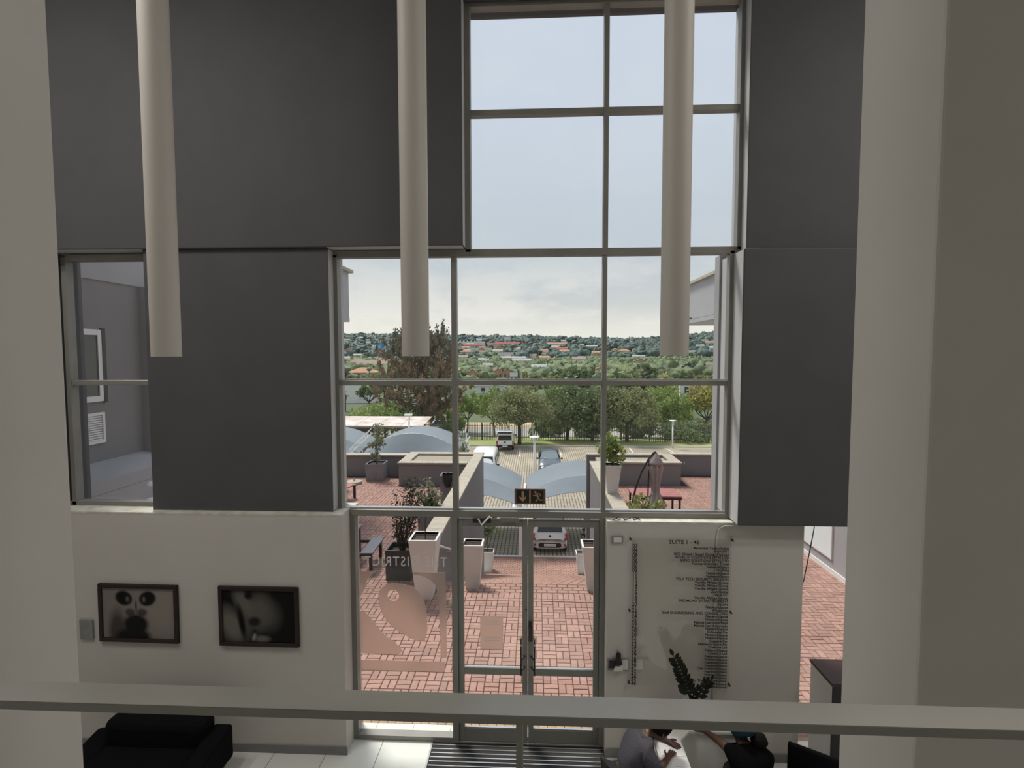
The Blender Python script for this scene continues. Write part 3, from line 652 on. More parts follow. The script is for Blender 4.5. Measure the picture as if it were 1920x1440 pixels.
MB().box(-0.24, 0.24, -0.05, 0.0, 0.42, 0.80).build('backrest', K['black_fabric'], ch, bevel=0.02)
MB().box(-0.24, 0.24, -0.50, -0.02, 0.40, 0.47).build('seat', K['black_fabric'], ch, bevel=0.03)
MB().tube([(0, -0.26, 0.06), (0, -0.26, 0.42)], 0.025, 10).build('gas_column', K['steel'], ch)
for k in range(5):
    a = 2 * math.pi * k / 5; x, y = 0.26 * math.cos(a), -0.26 + 0.26 * math.sin(a)
    b_ = MB().tube([(0, -0.26, 0.09), (x, y, 0.06)], 0.016, 6).build('base_arm', K['black'], ch)
    MB().lathe([(0, -0.02), (0.028, -0.02), (0.028, 0.02), (0, 0.02)], 10, (x, y, 0.03)).build('castor', K['black'], b_)
MB().tube([(0.26, -0.05, 0.45), (0.30, 0.02, 0.62), (0.27, 0.12, 0.48)], 0.008, 6).build('arm_bracket', K['steel'], ch)
pt = thing('zz_plant', 'potted plant with a leaning stem of glossy dark leaves on the desk', 'plant', (1.66, -0.50, 0.745))
MB().lathe([(0, 0), (0.07, 0), (0.09, 0.14), (0.083, 0.14), (0.08, 0.12), (0, 0.12)], 20).build('pot', K['white_plastic'], pt, smooth=True)
def zz(name, base, tip, bend, n, ls):
    base, tip = Vector(base), Vector(tip); pts = []
    for k in range(9):
        t = k / 8; p = base.lerp(tip, t) + Vector(bend) * math.sin(t * math.pi); pts.append(p)
    st = MB().tube(pts, [0.010 - 0.0007 * k for k in range(9)], 6).build(name, K['leaf_z'], pt, smooth=True)
    rnd = random.Random(3)
    for k in range(n):
        t = 0.22 + 0.78 * k / (n - 1); i = min(7, int(t * 8)); p = pts[i].lerp(pts[i + 1], t * 8 - i); d = (pts[i + 1] - pts[i]).normalized()
        for s in ((-1, 1) if k < n - 1 else (0,)):
            side = (d.cross(Vector((0, 1, 0.15))).normalized() * s + d * 0.75 + Vector((0, rnd.uniform(-0.4, 0.4), 0))).normalized()
            L = ls * (1.15 - 0.45 * t); wv = side.cross(Vector((0, 1, 0))).normalized() * L * 0.27; nn = side.cross(wv).normalized() * 0.004
            q = p + side * L
            vs = [p, p + side * L * 0.35 + wv, p + side * L * 0.72 + wv * 0.8, q, p + side * L * 0.72 - wv * 0.8, p + side * L * 0.35 - wv, p + side * L * 0.5 + nn, p + side * L * 0.5 - nn]
            MB().add(vs, [(0, 1, 6), (1, 2, 6), (2, 3, 6), (3, 4, 6), (4, 5, 6), (5, 0, 6), (1, 0, 7), (2, 1, 7), (3, 2, 7), (4, 3, 7), (5, 4, 7), (0, 5, 7)]).build('leaf', K['leaf_z'], st)
zz('stem', (0.0, 0, 0.1), (-0.20, 0.0, 0.63), (0.02, 0, 0), 12, 0.115)
zz('stem', (0.03, 0, 0.1), (0.20, 0.02, 0.36), (0.0, 0, 0.04), 6, 0.10)
zz('stem', (0.0, 0.02, 0.1), (0.06, 0.05, 0.25), (0.0, 0, 0.02), 4, 0.07)

# ---- people at the desk
def skin_mesh(name, m, parent, nodes, edges, root):
    idx = {k: i for i, k in enumerate(nodes)}
    me = bpy.data.meshes.new(name); me.from_pydata([n[0] for n in nodes.values()], [(idx[a], idx[b]) for a, b in edges], [])
    me.materials.append(m)
    o = bpy.data.objects.new(name, me); col.objects.link(o); o.parent = parent
    o.modifiers.new('skin', 'SKIN')
    if not me.skin_vertices: me.skin_vertices.new()
    for i, n in enumerate(nodes.values()):
        r = n[1]; me.skin_vertices[0].data[i].radius = (r, r) if not isinstance(r, tuple) else r
        me.skin_vertices[0].data[i].use_root = (list(nodes)[i] == root)
    o.modifiers['skin'].use_smooth_shade = True
    sb = o.modifiers.new('sub', 'SUBSURF'); sb.levels = 2; sb.render_levels = 2
    return o
def hand(nodes, edges, wrist, palm, fdir, side, tag_, curl=-0.35):
    f = Vector(fdir).normalized(); s = Vector(side).normalized(); up = s.cross(f).normalized(); P = Vector(palm)
    nodes[tag_ + 'palm'] = (tuple(P), (0.030, 0.018)); edges.append((wrist, tag_ + 'palm'))
    for i, (off, L) in enumerate(((-0.028, 0.066), (-0.010, 0.078), (0.009, 0.074), (0.027, 0.056))):
        b = P + f * 0.042 + s * off
        a1 = b + f * L * 0.45 + up * L * curl * 0.25; a2 = a1 + f * L * 0.45 + up * L * curl * 0.7
        for k, (q, r) in enumerate(((b, 0.0095), (a1, 0.0085), (a2, 0.0075))): nodes['%sf%d%d' % (tag_, i, k)] = (tuple(q), r)
        edges += [(tag_ + 'palm', '%sf%d0' % (tag_, i)), ('%sf%d0' % (tag_, i), '%sf%d1' % (tag_, i)), ('%sf%d1' % (tag_, i), '%sf%d2' % (tag_, i))]
    t0 = P - f * 0.005 - s * 0.038; t1 = t0 + f * 0.03 - s * 0.022; t2 = t1 + f * 0.026 - s * 0.004
    for k, (q, r) in enumerate(((t0, 0.011), (t1, 0.010), (t2, 0.008))): nodes['%st%d' % (tag_, k)] = (tuple(q), r)
    edges += [(tag_ + 'palm', tag_ + 't0'), (tag_ + 't0', tag_ + 't1'), (tag_ + 't1', tag_ + 't2')]
def head_parts(parent, c, look, hairm, hair_name, scarf=False):
    c = Vector(c); f = Vector(look).normalized(); s = f.cross(Vector((0, 0, 1))).normalized(); u = s.cross(f).normalized()
    def P(a, b, d): return c + s * a + f * b + u * d
    # hair or scarf cap: the back and top of an ellipsoid
    vs = []; fs = []; nu, nv = 16, 20
    for i in range(nu + 1):
        th = math.pi * 0.62 * i / nu
        for j in range(nv):
            ph = 2 * math.pi * j / nv; rr = 1.0 + (0.04 if scarf else 0.02 * math.sin(7 * ph + 3 * th))
            x, y, z = math.sin(th) * math.cos(ph) * 0.088 * rr, math.sin(th) * math.sin(ph) * 0.108 * rr, math.cos(th) * 0.122 * rr
            y2 = y - 0.022 - 0.25 * max(0, -z) ; z2 = z + 0.012 + 0.35 * max(0, y) * (1 if z < 0.09 else 0.6)
            vs.append(P(x, y2, z2))
    for i in range(nu):
        for j in range(nv): fs.append((i * nv + j, i * nv + (j + 1) % nv, (i + 1) * nv + (j + 1) % nv, (i + 1) * nv + j))
    MB().add(vs, fs).build(hair_name, hairm, parent, smooth=True, solid=0.012)
    for sx in (-1, 1):
        MB().lathe([(0, -0.011), (0.008, -0.008), (0.011, 0), (0.008, 0.008), (0, 0.011)], 10, P(sx * 0.033, 0.083, 0.012)).build('eye', K['paper'], parent, smooth=True)
        MB().lathe([(0, -0.03), (0.011, -0.02), (0.015, 0.0), (0.011, 0.022), (0, 0.03)], 8, P(sx * 0.086, -0.008, -0.005)).build('ear', K['skin'], parent, smooth=True)
    MB().tube([P(-0.024, 0.094, -0.055), P(0, 0.101, -0.052), P(0.024, 0.094, -0.055)], [0.004, 0.008, 0.004], 8).build('lips', mat_lips, parent, smooth=True)
mat_lips = mat('lips', (0.10, 0.035, 0.03), 0.5)
def head_nodes(nodes, edges, neck, c, look):
    c = Vector(c); f = Vector(look).normalized(); s = f.cross(Vector((0, 0, 1))).normalized(); u = s.cross(f).normalized()
    for k, (q, r) in {'jaw': (c - u * 0.075 + f * 0.03, (0.058, 0.062)), 'face': (c - u * 0.015 + f * 0.012, (0.082, 0.088)), 'skull': (c + u * 0.055 - f * 0.015, (0.080, 0.088)), 'crown': (c + u * 0.095 - f * 0.015, (0.05, 0.055)),
                      'nose': (c - u * 0.018 + f * 0.108, 0.011)}.items(): nodes[k] = (tuple(q), r)
    edges += [(neck, 'jaw'), ('jaw', 'face'), ('face', 'skull'), ('skull', 'crown'), ('face', 'nose')]
def stool(name, lab, x, y):
    s = thing(name, lab, 'stool', (x, y, 0))
    MB().lathe([(0, 0.40), (0.17, 0.40), (0.18, 0.42), (0.17, 0.45), (0, 0.455)], 24).build('seat', K['black_fabric'], s, smooth=True)
    for k in range(4):
        a = math.pi / 4 + k * math.pi / 2
        MB().tube([(0.11 * math.cos(a), 0.11 * math.sin(a), 0.40), (0.05 * math.cos(a), 0.05 * math.sin(a), 0)], 0.013, 8).build('leg', K['steel'], s)

# first person: grey hooded top, leaning right over the desk
p1 = thing('person', 'person in a grey hooded top leaning over the papers on the desk', 'person', (0.88, -1.16, 0))
stool('stool', 'black round stool under the person in the grey hooded top', 0.86, -1.18)
O1 = Vector((0.88, -1.16, 0))
def L1(x, y, z): return tuple(Vector((x, y, z)) - O1)
nd = {'pelvis': (L1(0.88, -1.16, 0.54), (0.15, 0.125)), 'belly': (L1(0.93, -1.15, 0.70), (0.135, 0.115)), 'chest': (L1(1.00, -1.13, 0.86), (0.15, 0.115)), 'neck0': (L1(1.06, -1.12, 0.965), 0.06), 'neck': (L1(1.10, -1.115, 0.985), 0.052),
      'sh_l': (L1(1.03, -0.96, 0.90), 0.062), 'el_l': (L1(1.15, -0.86, 0.79), 0.043), 'wr_l': (L1(1.27, -0.93, 0.772), 0.028),
      'sh_r': (L1(1.02, -1.30, 0.89), 0.062), 'el_r': (L1(1.11, -1.37, 0.79), 0.045), 'wr_r': (L1(1.235, -1.20, 0.775), 0.029),
      'hip_l': (L1(0.92, -1.14, 0.53), 0.095), 'kn_l': (L1(1.06, -1.48, 0.52), 0.07), 'an_l': (L1(1.06, -1.58, 0.09), 0.045), 'to_l': (L1(1.06, -1.72, 0.045), 0.035),
      'hip_r': (L1(0.80, -1.20, 0.53), 0.095), 'kn_r': (L1(0.82, -1.58, 0.52), 0.07), 'an_r': (L1(0.82, -1.66, 0.09), 0.045), 'to_r': (L1(0.82, -1.80, 0.045), 0.035)}
ed = [('pelvis', 'belly'), ('belly', 'chest'), ('chest', 'neck0'), ('neck0', 'neck'), ('chest', 'sh_l'), ('sh_l', 'el_l'), ('el_l', 'wr_l'), ('chest', 'sh_r'), ('sh_r', 'el_r'), ('el_r', 'wr_r'),
      ('pelvis', 'hip_l'), ('hip_l', 'kn_l'), ('kn_l', 'an_l'), ('an_l', 'to_l'), ('pelvis', 'hip_r'), ('hip_r', 'kn_r'), ('kn_r', 'an_r'), ('an_r', 'to_r')]
base_nd, base_ed = dict(nd), list(ed)
hc1 = L1(1.185, -1.10, 1.005); lk1 = (0.72, 0.15, -0.62)
head_nodes(nd, ed, 'neck', hc1, lk1)
hand(nd, ed, 'wr_r', L1(1.272, -1.145, 0.768), (0.55, 0.8, -0.05), (0.8, -0.55, 0), 'hr', -0.2)
hand(nd, ed, 'wr_l', L1(1.315, -0.965, 0.768), (0.85, -0.5, -0.05), (-0.5, -0.85, 0), 'hl', -0.2)
skin_mesh('body', K['skin'], p1, nd, ed, 'pelvis')
head_parts(p1, hc1, lk1, K['hair'], 'hair')
cl = {k: (v[0], tuple(r * 1.22 + 0.010 for r in (v[1] if isinstance(v[1], tuple) else (v[1], v[1])))) for k, v in base_nd.items() if k in ('pelvis', 'belly', 'chest', 'neck0', 'sh_l', 'el_l', 'sh_r', 'el_r')}
cl['cuff_r'] = (tuple(Vector(base_nd['el_r'][0]).lerp(Vector(base_nd['wr_r'][0]), 0.45)), 0.046); cl['cuff_l'] = (tuple(Vector(base_nd['el_l'][0]).lerp(Vector(base_nd['wr_l'][0]), 0.6)), 0.042)
cl['hood'] = (L1(1.02, -1.125, 0.985), (0.085, 0.06))
skin_mesh('hooded_top', K['hoodie'], p1, cl, [('pelvis', 'belly'), ('belly', 'chest'), ('chest', 'neck0'), ('chest', 'sh_l'), ('sh_l', 'el_l'), ('chest', 'sh_r'), ('sh_r', 'el_r'), ('el_r', 'cuff_r'), ('el_l', 'cuff_l'), ('chest', 'hood')], 'pelvis')
tr = {k: (v[0], tuple(r * 1.20 + 0.012 for r in (v[1] if isinstance(v[1], tuple) else (v[1], v[1])))) for k, v in base_nd.items() if k in ('pelvis', 'hip_l', 'kn_l', 'an_l', 'hip_r', 'kn_r', 'an_r', 'to_l', 'to_r')}
skin_mesh('trousers', K['trousers'], p1, tr, [('pelvis', 'hip_l'), ('hip_l', 'kn_l'), ('kn_l', 'an_l'), ('an_l', 'to_l'), ('pelvis', 'hip_r'), ('hip_r', 'kn_r'), ('kn_r', 'an_r'), ('an_r', 'to_r')], 'pelvis')

# second person: black top, teal headscarf, bare arm reaching over the desk
p2 = thing('person', 'person in black with a dark teal headscarf reaching a bare arm across the desk', 'person', (2.03, -1.34, 0))
stool('stool', 'black round stool under the person in black', 2.03, -1.36)
O2 = Vector((2.03, -1.34, 0))
def L2(x, y, z): return tuple(Vector((x, y, z)) - O2)
nd = {'pelvis': (L2(2.03, -1.34, 0.54), (0.15, 0.12)), 'belly': (L2(2.01, -1.28, 0.68), (0.125, 0.105)), 'chest': (L2(1.985, -1.21, 0.82), (0.14, 0.105)), 'neck0': (L2(1.96, -1.15, 0.915), 0.055), 'neck': (L2(1.955, -1.135, 0.94), 0.048),
      'sh_l': (L2(1.83, -1.17, 0.86), 0.056), 'el_l': (L2(1.78, -0.98, 0.815), 0.038), 'wr_l': (L2(1.705, -0.835, 0.79), 0.027),
      'sh_r': (L2(2.13, -1.23, 0.86), 0.06), 'el_r': (L2(2.22, -1.08, 0.72), 0.042), 'wr_r': (L2(2.10, -0.98, 0.60), 0.027),
      'hip_l': (L2(1.94, -1.30, 0.53), 0.09), 'kn_l': (L2(1.93, -0.92, 0.52), 0.066), 'an_l': (L2(1.93, -0.93, 0.09), 0.042), 'to_l': (L2(1.93, -0.81, 0.045), 0.033),
      'hip_r': (L2(2.12, -1.30, 0.53), 0.09), 'kn_r': (L2(2.13, -0.92, 0.52), 0.066), 'an_r': (L2(2.13, -0.94, 0.09), 0.042), 'to_r': (L2(2.13, -0.82, 0.045), 0.033)}
base_nd = dict(nd); ed = list(base_ed)
hc2 = L2(1.95, -1.09, 0.995); lk2 = (-0.25, 0.80, -0.52)
head_nodes(nd, ed, 'neck', hc2, lk2)
hand(nd, ed, 'wr_l', L2(1.675, -0.79, 0.780), (-0.55, 0.83, -0.05), (0.83, 0.55, 0), 'hl', -0.25)
hand(nd, ed, 'wr_r', L2(2.06, -0.97, 0.585), (-1, 0.1, 0), (-0.1, -1, 0), 'hr', -0.3)
skin_mesh('body', K['skin'], p2, nd, ed, 'pelvis')
head_parts(p2, hc2, lk2, K['teal'], 'headscarf', True)
cl = {k: (v[0], tuple(r * 1.22 + 0.010 for r in (v[1] if isinstance(v[1], tuple) else (v[1], v[1])))) for k, v in base_nd.items() if k in ('pelvis', 'belly', 'chest', 'neck0', 'sh_l', 'sh_r', 'el_r')}
cl['cuff_l'] = (tuple(Vector(base_nd['sh_l'][0]).lerp(Vector(base_nd['el_l'][0]), 0.35)), 0.056)
cl['cuff_r'] = (tuple(Vector(base_nd['el_r'][0]).lerp(Vector(base_nd['wr_r'][0]), 0.6)), 0.042)
skin_mesh('black_top', K['black_top'], p2, cl, [('pelvis', 'belly'), ('belly', 'chest'), ('chest', 'neck0'), ('chest', 'sh_l'), ('sh_l', 'cuff_l'), ('chest', 'sh_r'), ('sh_r', 'el_r'), ('el_r', 'cuff_r')], 'pelvis')
tr = {k: (v[0], tuple(r * 1.20 + 0.012 for r in (v[1] if isinstance(v[1], tuple) else (v[1], v[1])))) for k, v in base_nd.items() if k in ('pelvis', 'hip_l', 'kn_l', 'an_l', 'hip_r', 'kn_r', 'an_r', 'to_l', 'to_r')}
skin_mesh('trousers', K['trousers'], p2, tr, [('pelvis', 'hip_l'), ('hip_l', 'kn_l'), ('kn_l', 'an_l'), ('an_l', 'to_l'), ('pelvis', 'hip_r'), ('hip_r', 'kn_r'), ('kn_r', 'an_r'), ('an_r', 'to_r')], 'pelvis')
MB().lathe([(0, -0.075), (0.05, -0.06), (0.078, 0), (0.055, 0.055), (0, 0.07)], 18, L2(2.085, -1.185, 0.97)).build('hair_bun', K['hair'], p2, smooth=True)

# ================================================================== OUTSIDE: TERRACE, STAIR, PARKING
LOT = -4.7
# paving bed (mortar) and pavers
pv = thing('terrace_paving', 'red brick paving of the terrace and entrance landing in basket weave', 'paving', (0, 0, 0), kind='structure')
MB().box(-2.36, 2.21, 0.05, 3.90, -0.25, -0.010).build('mortar_bed', K['brick_joint'], pv)
MB().box(-9.5, -2.36, 0.05, 13.6, -0.25, -0.010).build('mortar_bed', K['brick_joint'], pv)
MB().box(2.21, 9.5, 0.05, 14.2, -0.25, -0.010).build('mortar_bed', K['brick_joint'], pv)
S = 0.205; random.seed(11)
bricks = []
for i in range(-46, 46):
    for j in range(-16, 52):
        x0 = 0.10 + i * S; y0 = 3.575 + j * S
        if y0 < 0.44: continue
        if -2.40 < x0 < 2.20 and y0 > 3.50: continue
        if x0 < 0 and (y0 > 13.2 or (x0 > -4.95 and y0 > 11.9)): continue
        if x0 > 0 and (y0 > 13.8 or (2.0 < x0 < 5.1 and y0 > 12.2)): continue
        for h in (0, 1):
            if (i + j) % 2: bricks.append((x0 + S / 2, y0 + S * (0.25 + 0.5 * h), 0))
            else: bricks.append((x0 + S * (0.25 + 0.5 * h), y0 + S / 2, 1))
for k in range(-11, 11): bricks.append((0.10 + (k + 0.5) * S - S / 4, 3.785, 1)); bricks.append((0.10 + (k + 0.5) * S + S / 4, 3.785, 1))
for i in range(-11, 11): bricks.append((0.10 + (i + 0.5) * S, 3.635, 0))
def near(b): return (b[0] + 0.7) ** 2 * 0.35 + (b[1] + 6.08) ** 2 + (0 if -2.5 < b[0] < 1.0 + 0.06 * b[1] else 1e3)
bricks.sort(key=near)
bm0 = None
def brick_geo(mb, x, y, r, dz=0.0):
    a, b = (0.0985, 0.0465) if not r else (0.0465, 0.0985); c = 0.004
    o = len(mb.v)
    mb.v += [(x - a, y - b, -0.01), (x + a, y - b, -0.01), (x + a, y + b, -0.01), (x - a, y + b, -0.01), (x - a + c, y - b + c, dz), (x + a - c, y - b + c, dz), (x + a - c, y + b - c, dz), (x - a + c, y + b - c, dz)]
    fs = [(4, 5, 6, 7), (0, 1, 5, 4), (1, 2, 6, 5), (2, 3, 7, 6), (3, 0, 4, 7)]
    mb.f += [tuple(q + o for q in f) for f in fs]; mb.mi += [0] * 5
pr = {}
for (x, y, r) in bricks[:300]:
    if r not in pr:
        mb = MB(); brick_geo(mb, 0, 0, r); o = mb.build('brick', K['brick'], pv); pr[r] = o.data
    else: o = bpy.data.objects.new('brick', pr[r]); col.objects.link(o); o.parent = pv
    o.location = (x, y, random.uniform(-0.0015, 0.0015))
mb = MB()
for (x, y, r) in bricks[300:]: brick_geo(mb, x, y, r, random.uniform(-0.002, 0.001))
o = mb.build('far_bricks', K['brick'], pv); o['kind'] = 'stuff'
sold = None
for k in range(44):
    x = -2.33 + k * 0.105
    if sold is None: o = sold = MB().box(-0.0485, 0.0485, -0.094, 0.094, -0.01, 0.001).build('edge_brick', K['soldier'], pv)
    else: o = sold.copy(); col.objects.link(o); o.parent = pv
    o.location = (x, 0.335, 0)
ct_ = None
for k in range(10):
    if ct_ is None: o = ct_ = MB().box(-0.228, 0.228, -0.085, 0.085, -0.01, 0.004).build('threshold_tile', K['cream_tile'], pv)
    else: o = ct_.copy(); col.objects.link(o); o.parent = pv
    o.location = (-2.2 + k * 0.46, 0.145, 0)

# stair down to the parking
st = thing('entrance_stair', 'long brick stair going down between two grey walls to the parking', 'stairs', (0, 0, 0), kind='structure')
NS = 30; tread = 11.2 / 29; rise = -LOT / NS; s0 = None
for k in range(NS):
    z = -(k + 1) * rise
    off = (k * 0.37) % 0.21
    if k == 0: o = MB().box(-2.0, 1.86, 0, 0.82, -0.30, 0).build('step', K['step'], st)
    else: o = MB().box(-2.0 + off, 1.86 + off, 0.045, tread + 0.065, -0.30, 0).build('step', K['step'], st)
    o.location = (0 if k == 0 else -off, 3.90 if k == 0 else 4.70 - 0.045 + (k - 1) * tread, z)
MB().box(-6, 6, 15.9, 17.8, LOT - 0.2, LOT + 0.002).build('forecourt', K['step'], st)
MB().box(-6, 6, 17.8, 17.92, LOT - 0.2, LOT + 0.03).build('kerb', K['white_paint'], st)

def coped_wall(name, label, segs, caps, foot):
    w = thing(name, label, 'wall', (0, 0, 0), kind='structure')
    for s in segs: MB().box(*s).build('wall_body', K['outer_wall'], w)
    for (x0, x1, y0, y1, z) in caps:
        n = max(1, round(max(x1 - x0, y1 - y0) / 1.2))
        for k in range(n):
            if x1 - x0 > y1 - y0: a = (x0 + (x1 - x0) * k / n + 0.003, x0 + (x1 - x0) * (k + 1) / n - 0.003, y0, y1)
            else: a = (x0, x1, y0 + (y1 - y0) * k / n + 0.003, y0 + (y1 - y0) * (k + 1) / n - 0.003)
            MB().box(a[0], a[1], a[2], a[3], z - 0.06, z).build('coping', K['coping'], w, bevel=0.006)
    return w
coped_wall('wall_stair_left', 'grey parapet along the left side of the stair', [(-2.34, -2.03, 4.0, 12.35, LOT, 0.75)], [(-2.38, -2.0, 4.0, 12.40, 0.81)], 0)
coped_wall('wall_stair_right', 'grey parapet along the right side of the stair', [(1.89, 2.20, 4.0, 12.55, LOT, 0.75)], [(1.86, 2.24, 4.0, 12.6, 0.81)], 0)
wtl = coped_wall('wall_terrace_left', 'grey parapet and built-in planter closing the left terrace', [(-9.5, -4.80, 13.50, 13.80, LOT, 0.75), (-4.80, -2.34, 12.12, 12.40, LOT, 0.75), (-4.80, -4.52, 12.40, 14.1, LOT, 0.75), (-4.52, -2.03, 13.80, 14.1, LOT, 0.75), (-2.31, -2.03, 12.36, 13.80, LOT, 0.75)],
   [(-9.5, -4.84, 13.45, 13.83, 0.81), (-4.84, -2.40, 12.07, 12.45, 0.81), (-4.84, -4.48, 12.45, 14.13, 0.81), (-4.48, -2.0, 13.78, 14.13, 0.81), (-2.36, -2.0, 12.41, 13.78, 0.81)], 0)
MB().box(-4.52, -2.31, 12.40, 13.80, 0.3, 0.735).build('gravel_bed', K['gravel'], wtl)
wtr = coped_wall('wall_terrace_right', 'grey parapet and built-in planter closing the right terrace', [(5.0, 9.5, 14.05, 14.35, LOT, 0.75), (2.24, 5.0, 12.45, 12.73, LOT, 0.75), (4.72, 5.0, 12.73, 14.05, LOT, 0.75), (1.89, 4.72, 13.9, 14.2, LOT, 0.75)],
   [(5.04, 9.5, 14.02, 14.38, 0.81), (2.27, 5.04, 12.41, 12.78, 0.81), (4.68, 5.04, 12.78, 14.02, 0.81), (1.86, 4.68, 13.88, 14.2, 0.81)], 0)
MB().box(2.2, 4.72, 12.73, 13.9, 0.3, 0.70).build('gravel_bed', K['gravel'], wtr)
for x in (5.32, 5.55): MB().box(x - 0.015, x + 0.015, 14.035, 14.05, 0.42, 0.50).build('wall_clip', K['white_paint'], wtr)
struct('lower_ground', MB().box(-60, 60, 17.92, 46.9, LOT - 0.4, LOT), K['cobble'], 'beige cobbled parking ground below the terrace', 'parking ground')
# handrail on the left stair wall
hr = thing('stair_handrail', 'white pipe handrail fixed to the left stair wall', 'handrail', (-1.95, 4.0, 0))
MB().tube([(0, 0.04, 0.87), (0, 2.1, 0.0), (0, 4.5, -1.0)], 0.022, 10).build('rail', K['white_paint'], hr, smooth=True)
for y, z in ((0.5, 0.67), (1.7, 0.16), (3.2, -0.47)): MB().tube([(0.0, y, z), (-0.02, y, z - 0.05), (-0.08, y, z - 0.06)], 0.009, 6).build('bracket', K['white_paint'], hr)

# neighbouring wings
wg = thing('wing_wall_left', 'grey neighbouring wing with louvre and window seen through the left window', 'building', (0, 0, 0), kind='structure')
MB().box(-12, -6.3, 0.30, 9.0, 0, 5.72).build('wall_body', K['outer_wall'], wg)
MB().box(-12, -6.3, 0.30, 11.7, 5.80, 7.30).build('upper_box', K['outer_light'], wg)
MB().box(-12, -6.28, 0.30, 11.68, 5.66, 5.80).build('drip_band', K['outer_light'], wg)
MB().box(-12.1, -6.18, 0.20, 11.85, 7.30, 7.40).build('coping', K['coping'], wg)
MB().box(-6.3, -6.12, 2.15, 2.75, 3.0, 5.66).build('pilaster', K['outer_light'], wg)
MB().prism([(-6.3, 0), (-5.75, 0), (-5.75, 2.92), (-6.3, 3.05)], 'y', 0.26, 8.0).build('plinth', K['outer_light'], wg)
MB().box(-5.753, -5.748, 0.26, 8.0, 2.74, 2.746).build('joint', K['outer_wall'], wg)
wn = MB().box(-6.30, -6.285, 0.32, 1.32, 3.96, 4.92).build('window_opening', K['pane_dark'], wg)
for a in ((0.30, 1.36, 4.87, 4.95), (0.30, 1.36, 3.92, 4.0), (1.29, 1.36, 4.0, 4.87), (0.30, 0.36, 4.0, 4.87), (0.80, 0.85, 4.0, 4.87)):
    MB().box(-6.31, -6.27, a[0], a[1], a[2], a[3]).build('window_frame', K['white_paint'], wn)
MB().box(-6.31, -6.262, 1.36, 1.42, 3.90, 4.97).build('reveal', K['dark_metal'], wg)
def louvre(parent, x, y0, y1, z0, z1, face):
    lo = MB().box(min(x, x + face * 0.01), max(x, x + face * 0.01), y0, y1, z0, z1).build('louvre', K['outer_wall'], parent)
    for a in ((y0 - 0.04, y1 + 0.04, z1, z1 + 0.04), (y0 - 0.04, y1 + 0.04, z0 - 0.04, z0), (y0 - 0.04, y0, z0, z1), (y1, y1 + 0.04, z0, z1)):
        MB().box(min(x, x + face * 0.03), max(x, x + face * 0.03), *a).build('louvre_frame', K['white_paint'], lo)
    n = int((z1 - z0) / 0.032); mb = MB()
    for k in range(n):
        z = z0 + (k + 0.15) * (z1 - z0) / n
        mb.add([(x + face * 0.028, y0, z), (x + face * 0.028, y1, z), (x + face * 0.006, y1, z + 0.026), (x + face * 0.006, y0, z + 0.026)], [(0, 1, 2, 3)])
    o = mb.build('louvre_blades', K['white_paint'], lo, solid=0.004); o['kind'] = 'stuff'
louvre(wg, -6.3, 0.34, 1.32, 3.36, 3.72, 1)
wg2 = thing('wing_wall_right', 'grey neighbouring wing with a white louvre at the right', 'building', (0, 0, 0), kind='structure')
MB().box(6.15, 12, 0.30, 9.0, 0, 5.72).build('wall_body', K['outer_light'], wg2)
MB().box(6.13, 6.15, 0.30, 9.0, 0.0, 0.10).build('skirting', K['white_paint'], wg2)
MB().box(6.15, 12, 0.30, 17.4, 5.94, 7.30).build('upper_box', K['outer_light'], wg2)
MB().box(6.13, 12, 0.30, 17.42, 5.78, 5.925).build('drip_band', K['outer_light'], wg2)
MB().box(6.16, 12, 0.30, 17.40, 5.92, 5.95).build('shadow_gap', K['dark_metal'], wg2)
MB().box(6.03, 12.1, 0.20, 17.55, 7.30, 7.40).build('coping', K['coping'], wg2)
sp = MB().tube([(6.1, 15.3, 5.96), (5.98, 15.3, 5.96), (5.97, 15.3, 5.86)], 0.025, 8).build('spout', K['dark_metal'], wg2)
louvre(wg2, 6.15, 5.12, 6.30, 0.34, 1.0, -1)
struct('pier_outside', BX(2.14, 2.30, 0.34, 0.50, -0.05, 5.74), K['outer_light'], 'light grey outside pier right of the tall window', 'pier')
tag(MB().tube([(3.12, 0.02, 2.74), (3.15, 0.02, 2.62), (3.10, 0.02, 2.3), (3.05, 0.02, 2.0), (2.98, 0.02, 1.75)], 0.006, 5).build('hanging_cable', K['black']), 'thin black cable hanging in the low right window', 'cable')
for (x, y, lab) in ((-5.20, 0.92, 'white round vent cowl outside the left window, upper of two'), (-5.62, 1.42, 'white round vent cowl outside the left window, lower of two')):
    v = thing('vent_cowl', lab, 'vent', (x, y, 0.0))
    zt = 2.80 if y < 1.0 else 2.42
    MB().tube([(0, 0, 0), (0, 0, zt)], 0.04, 10).build('pipe', K['white_paint'], v)
    MB().lathe([(0.02, zt + 0.02), (0.12, zt), (0.14, zt + 0.02), (0.10, zt + 0.06), (0, zt + 0.07)], 20).build('cap', K['white_paint'], v, smooth=True)

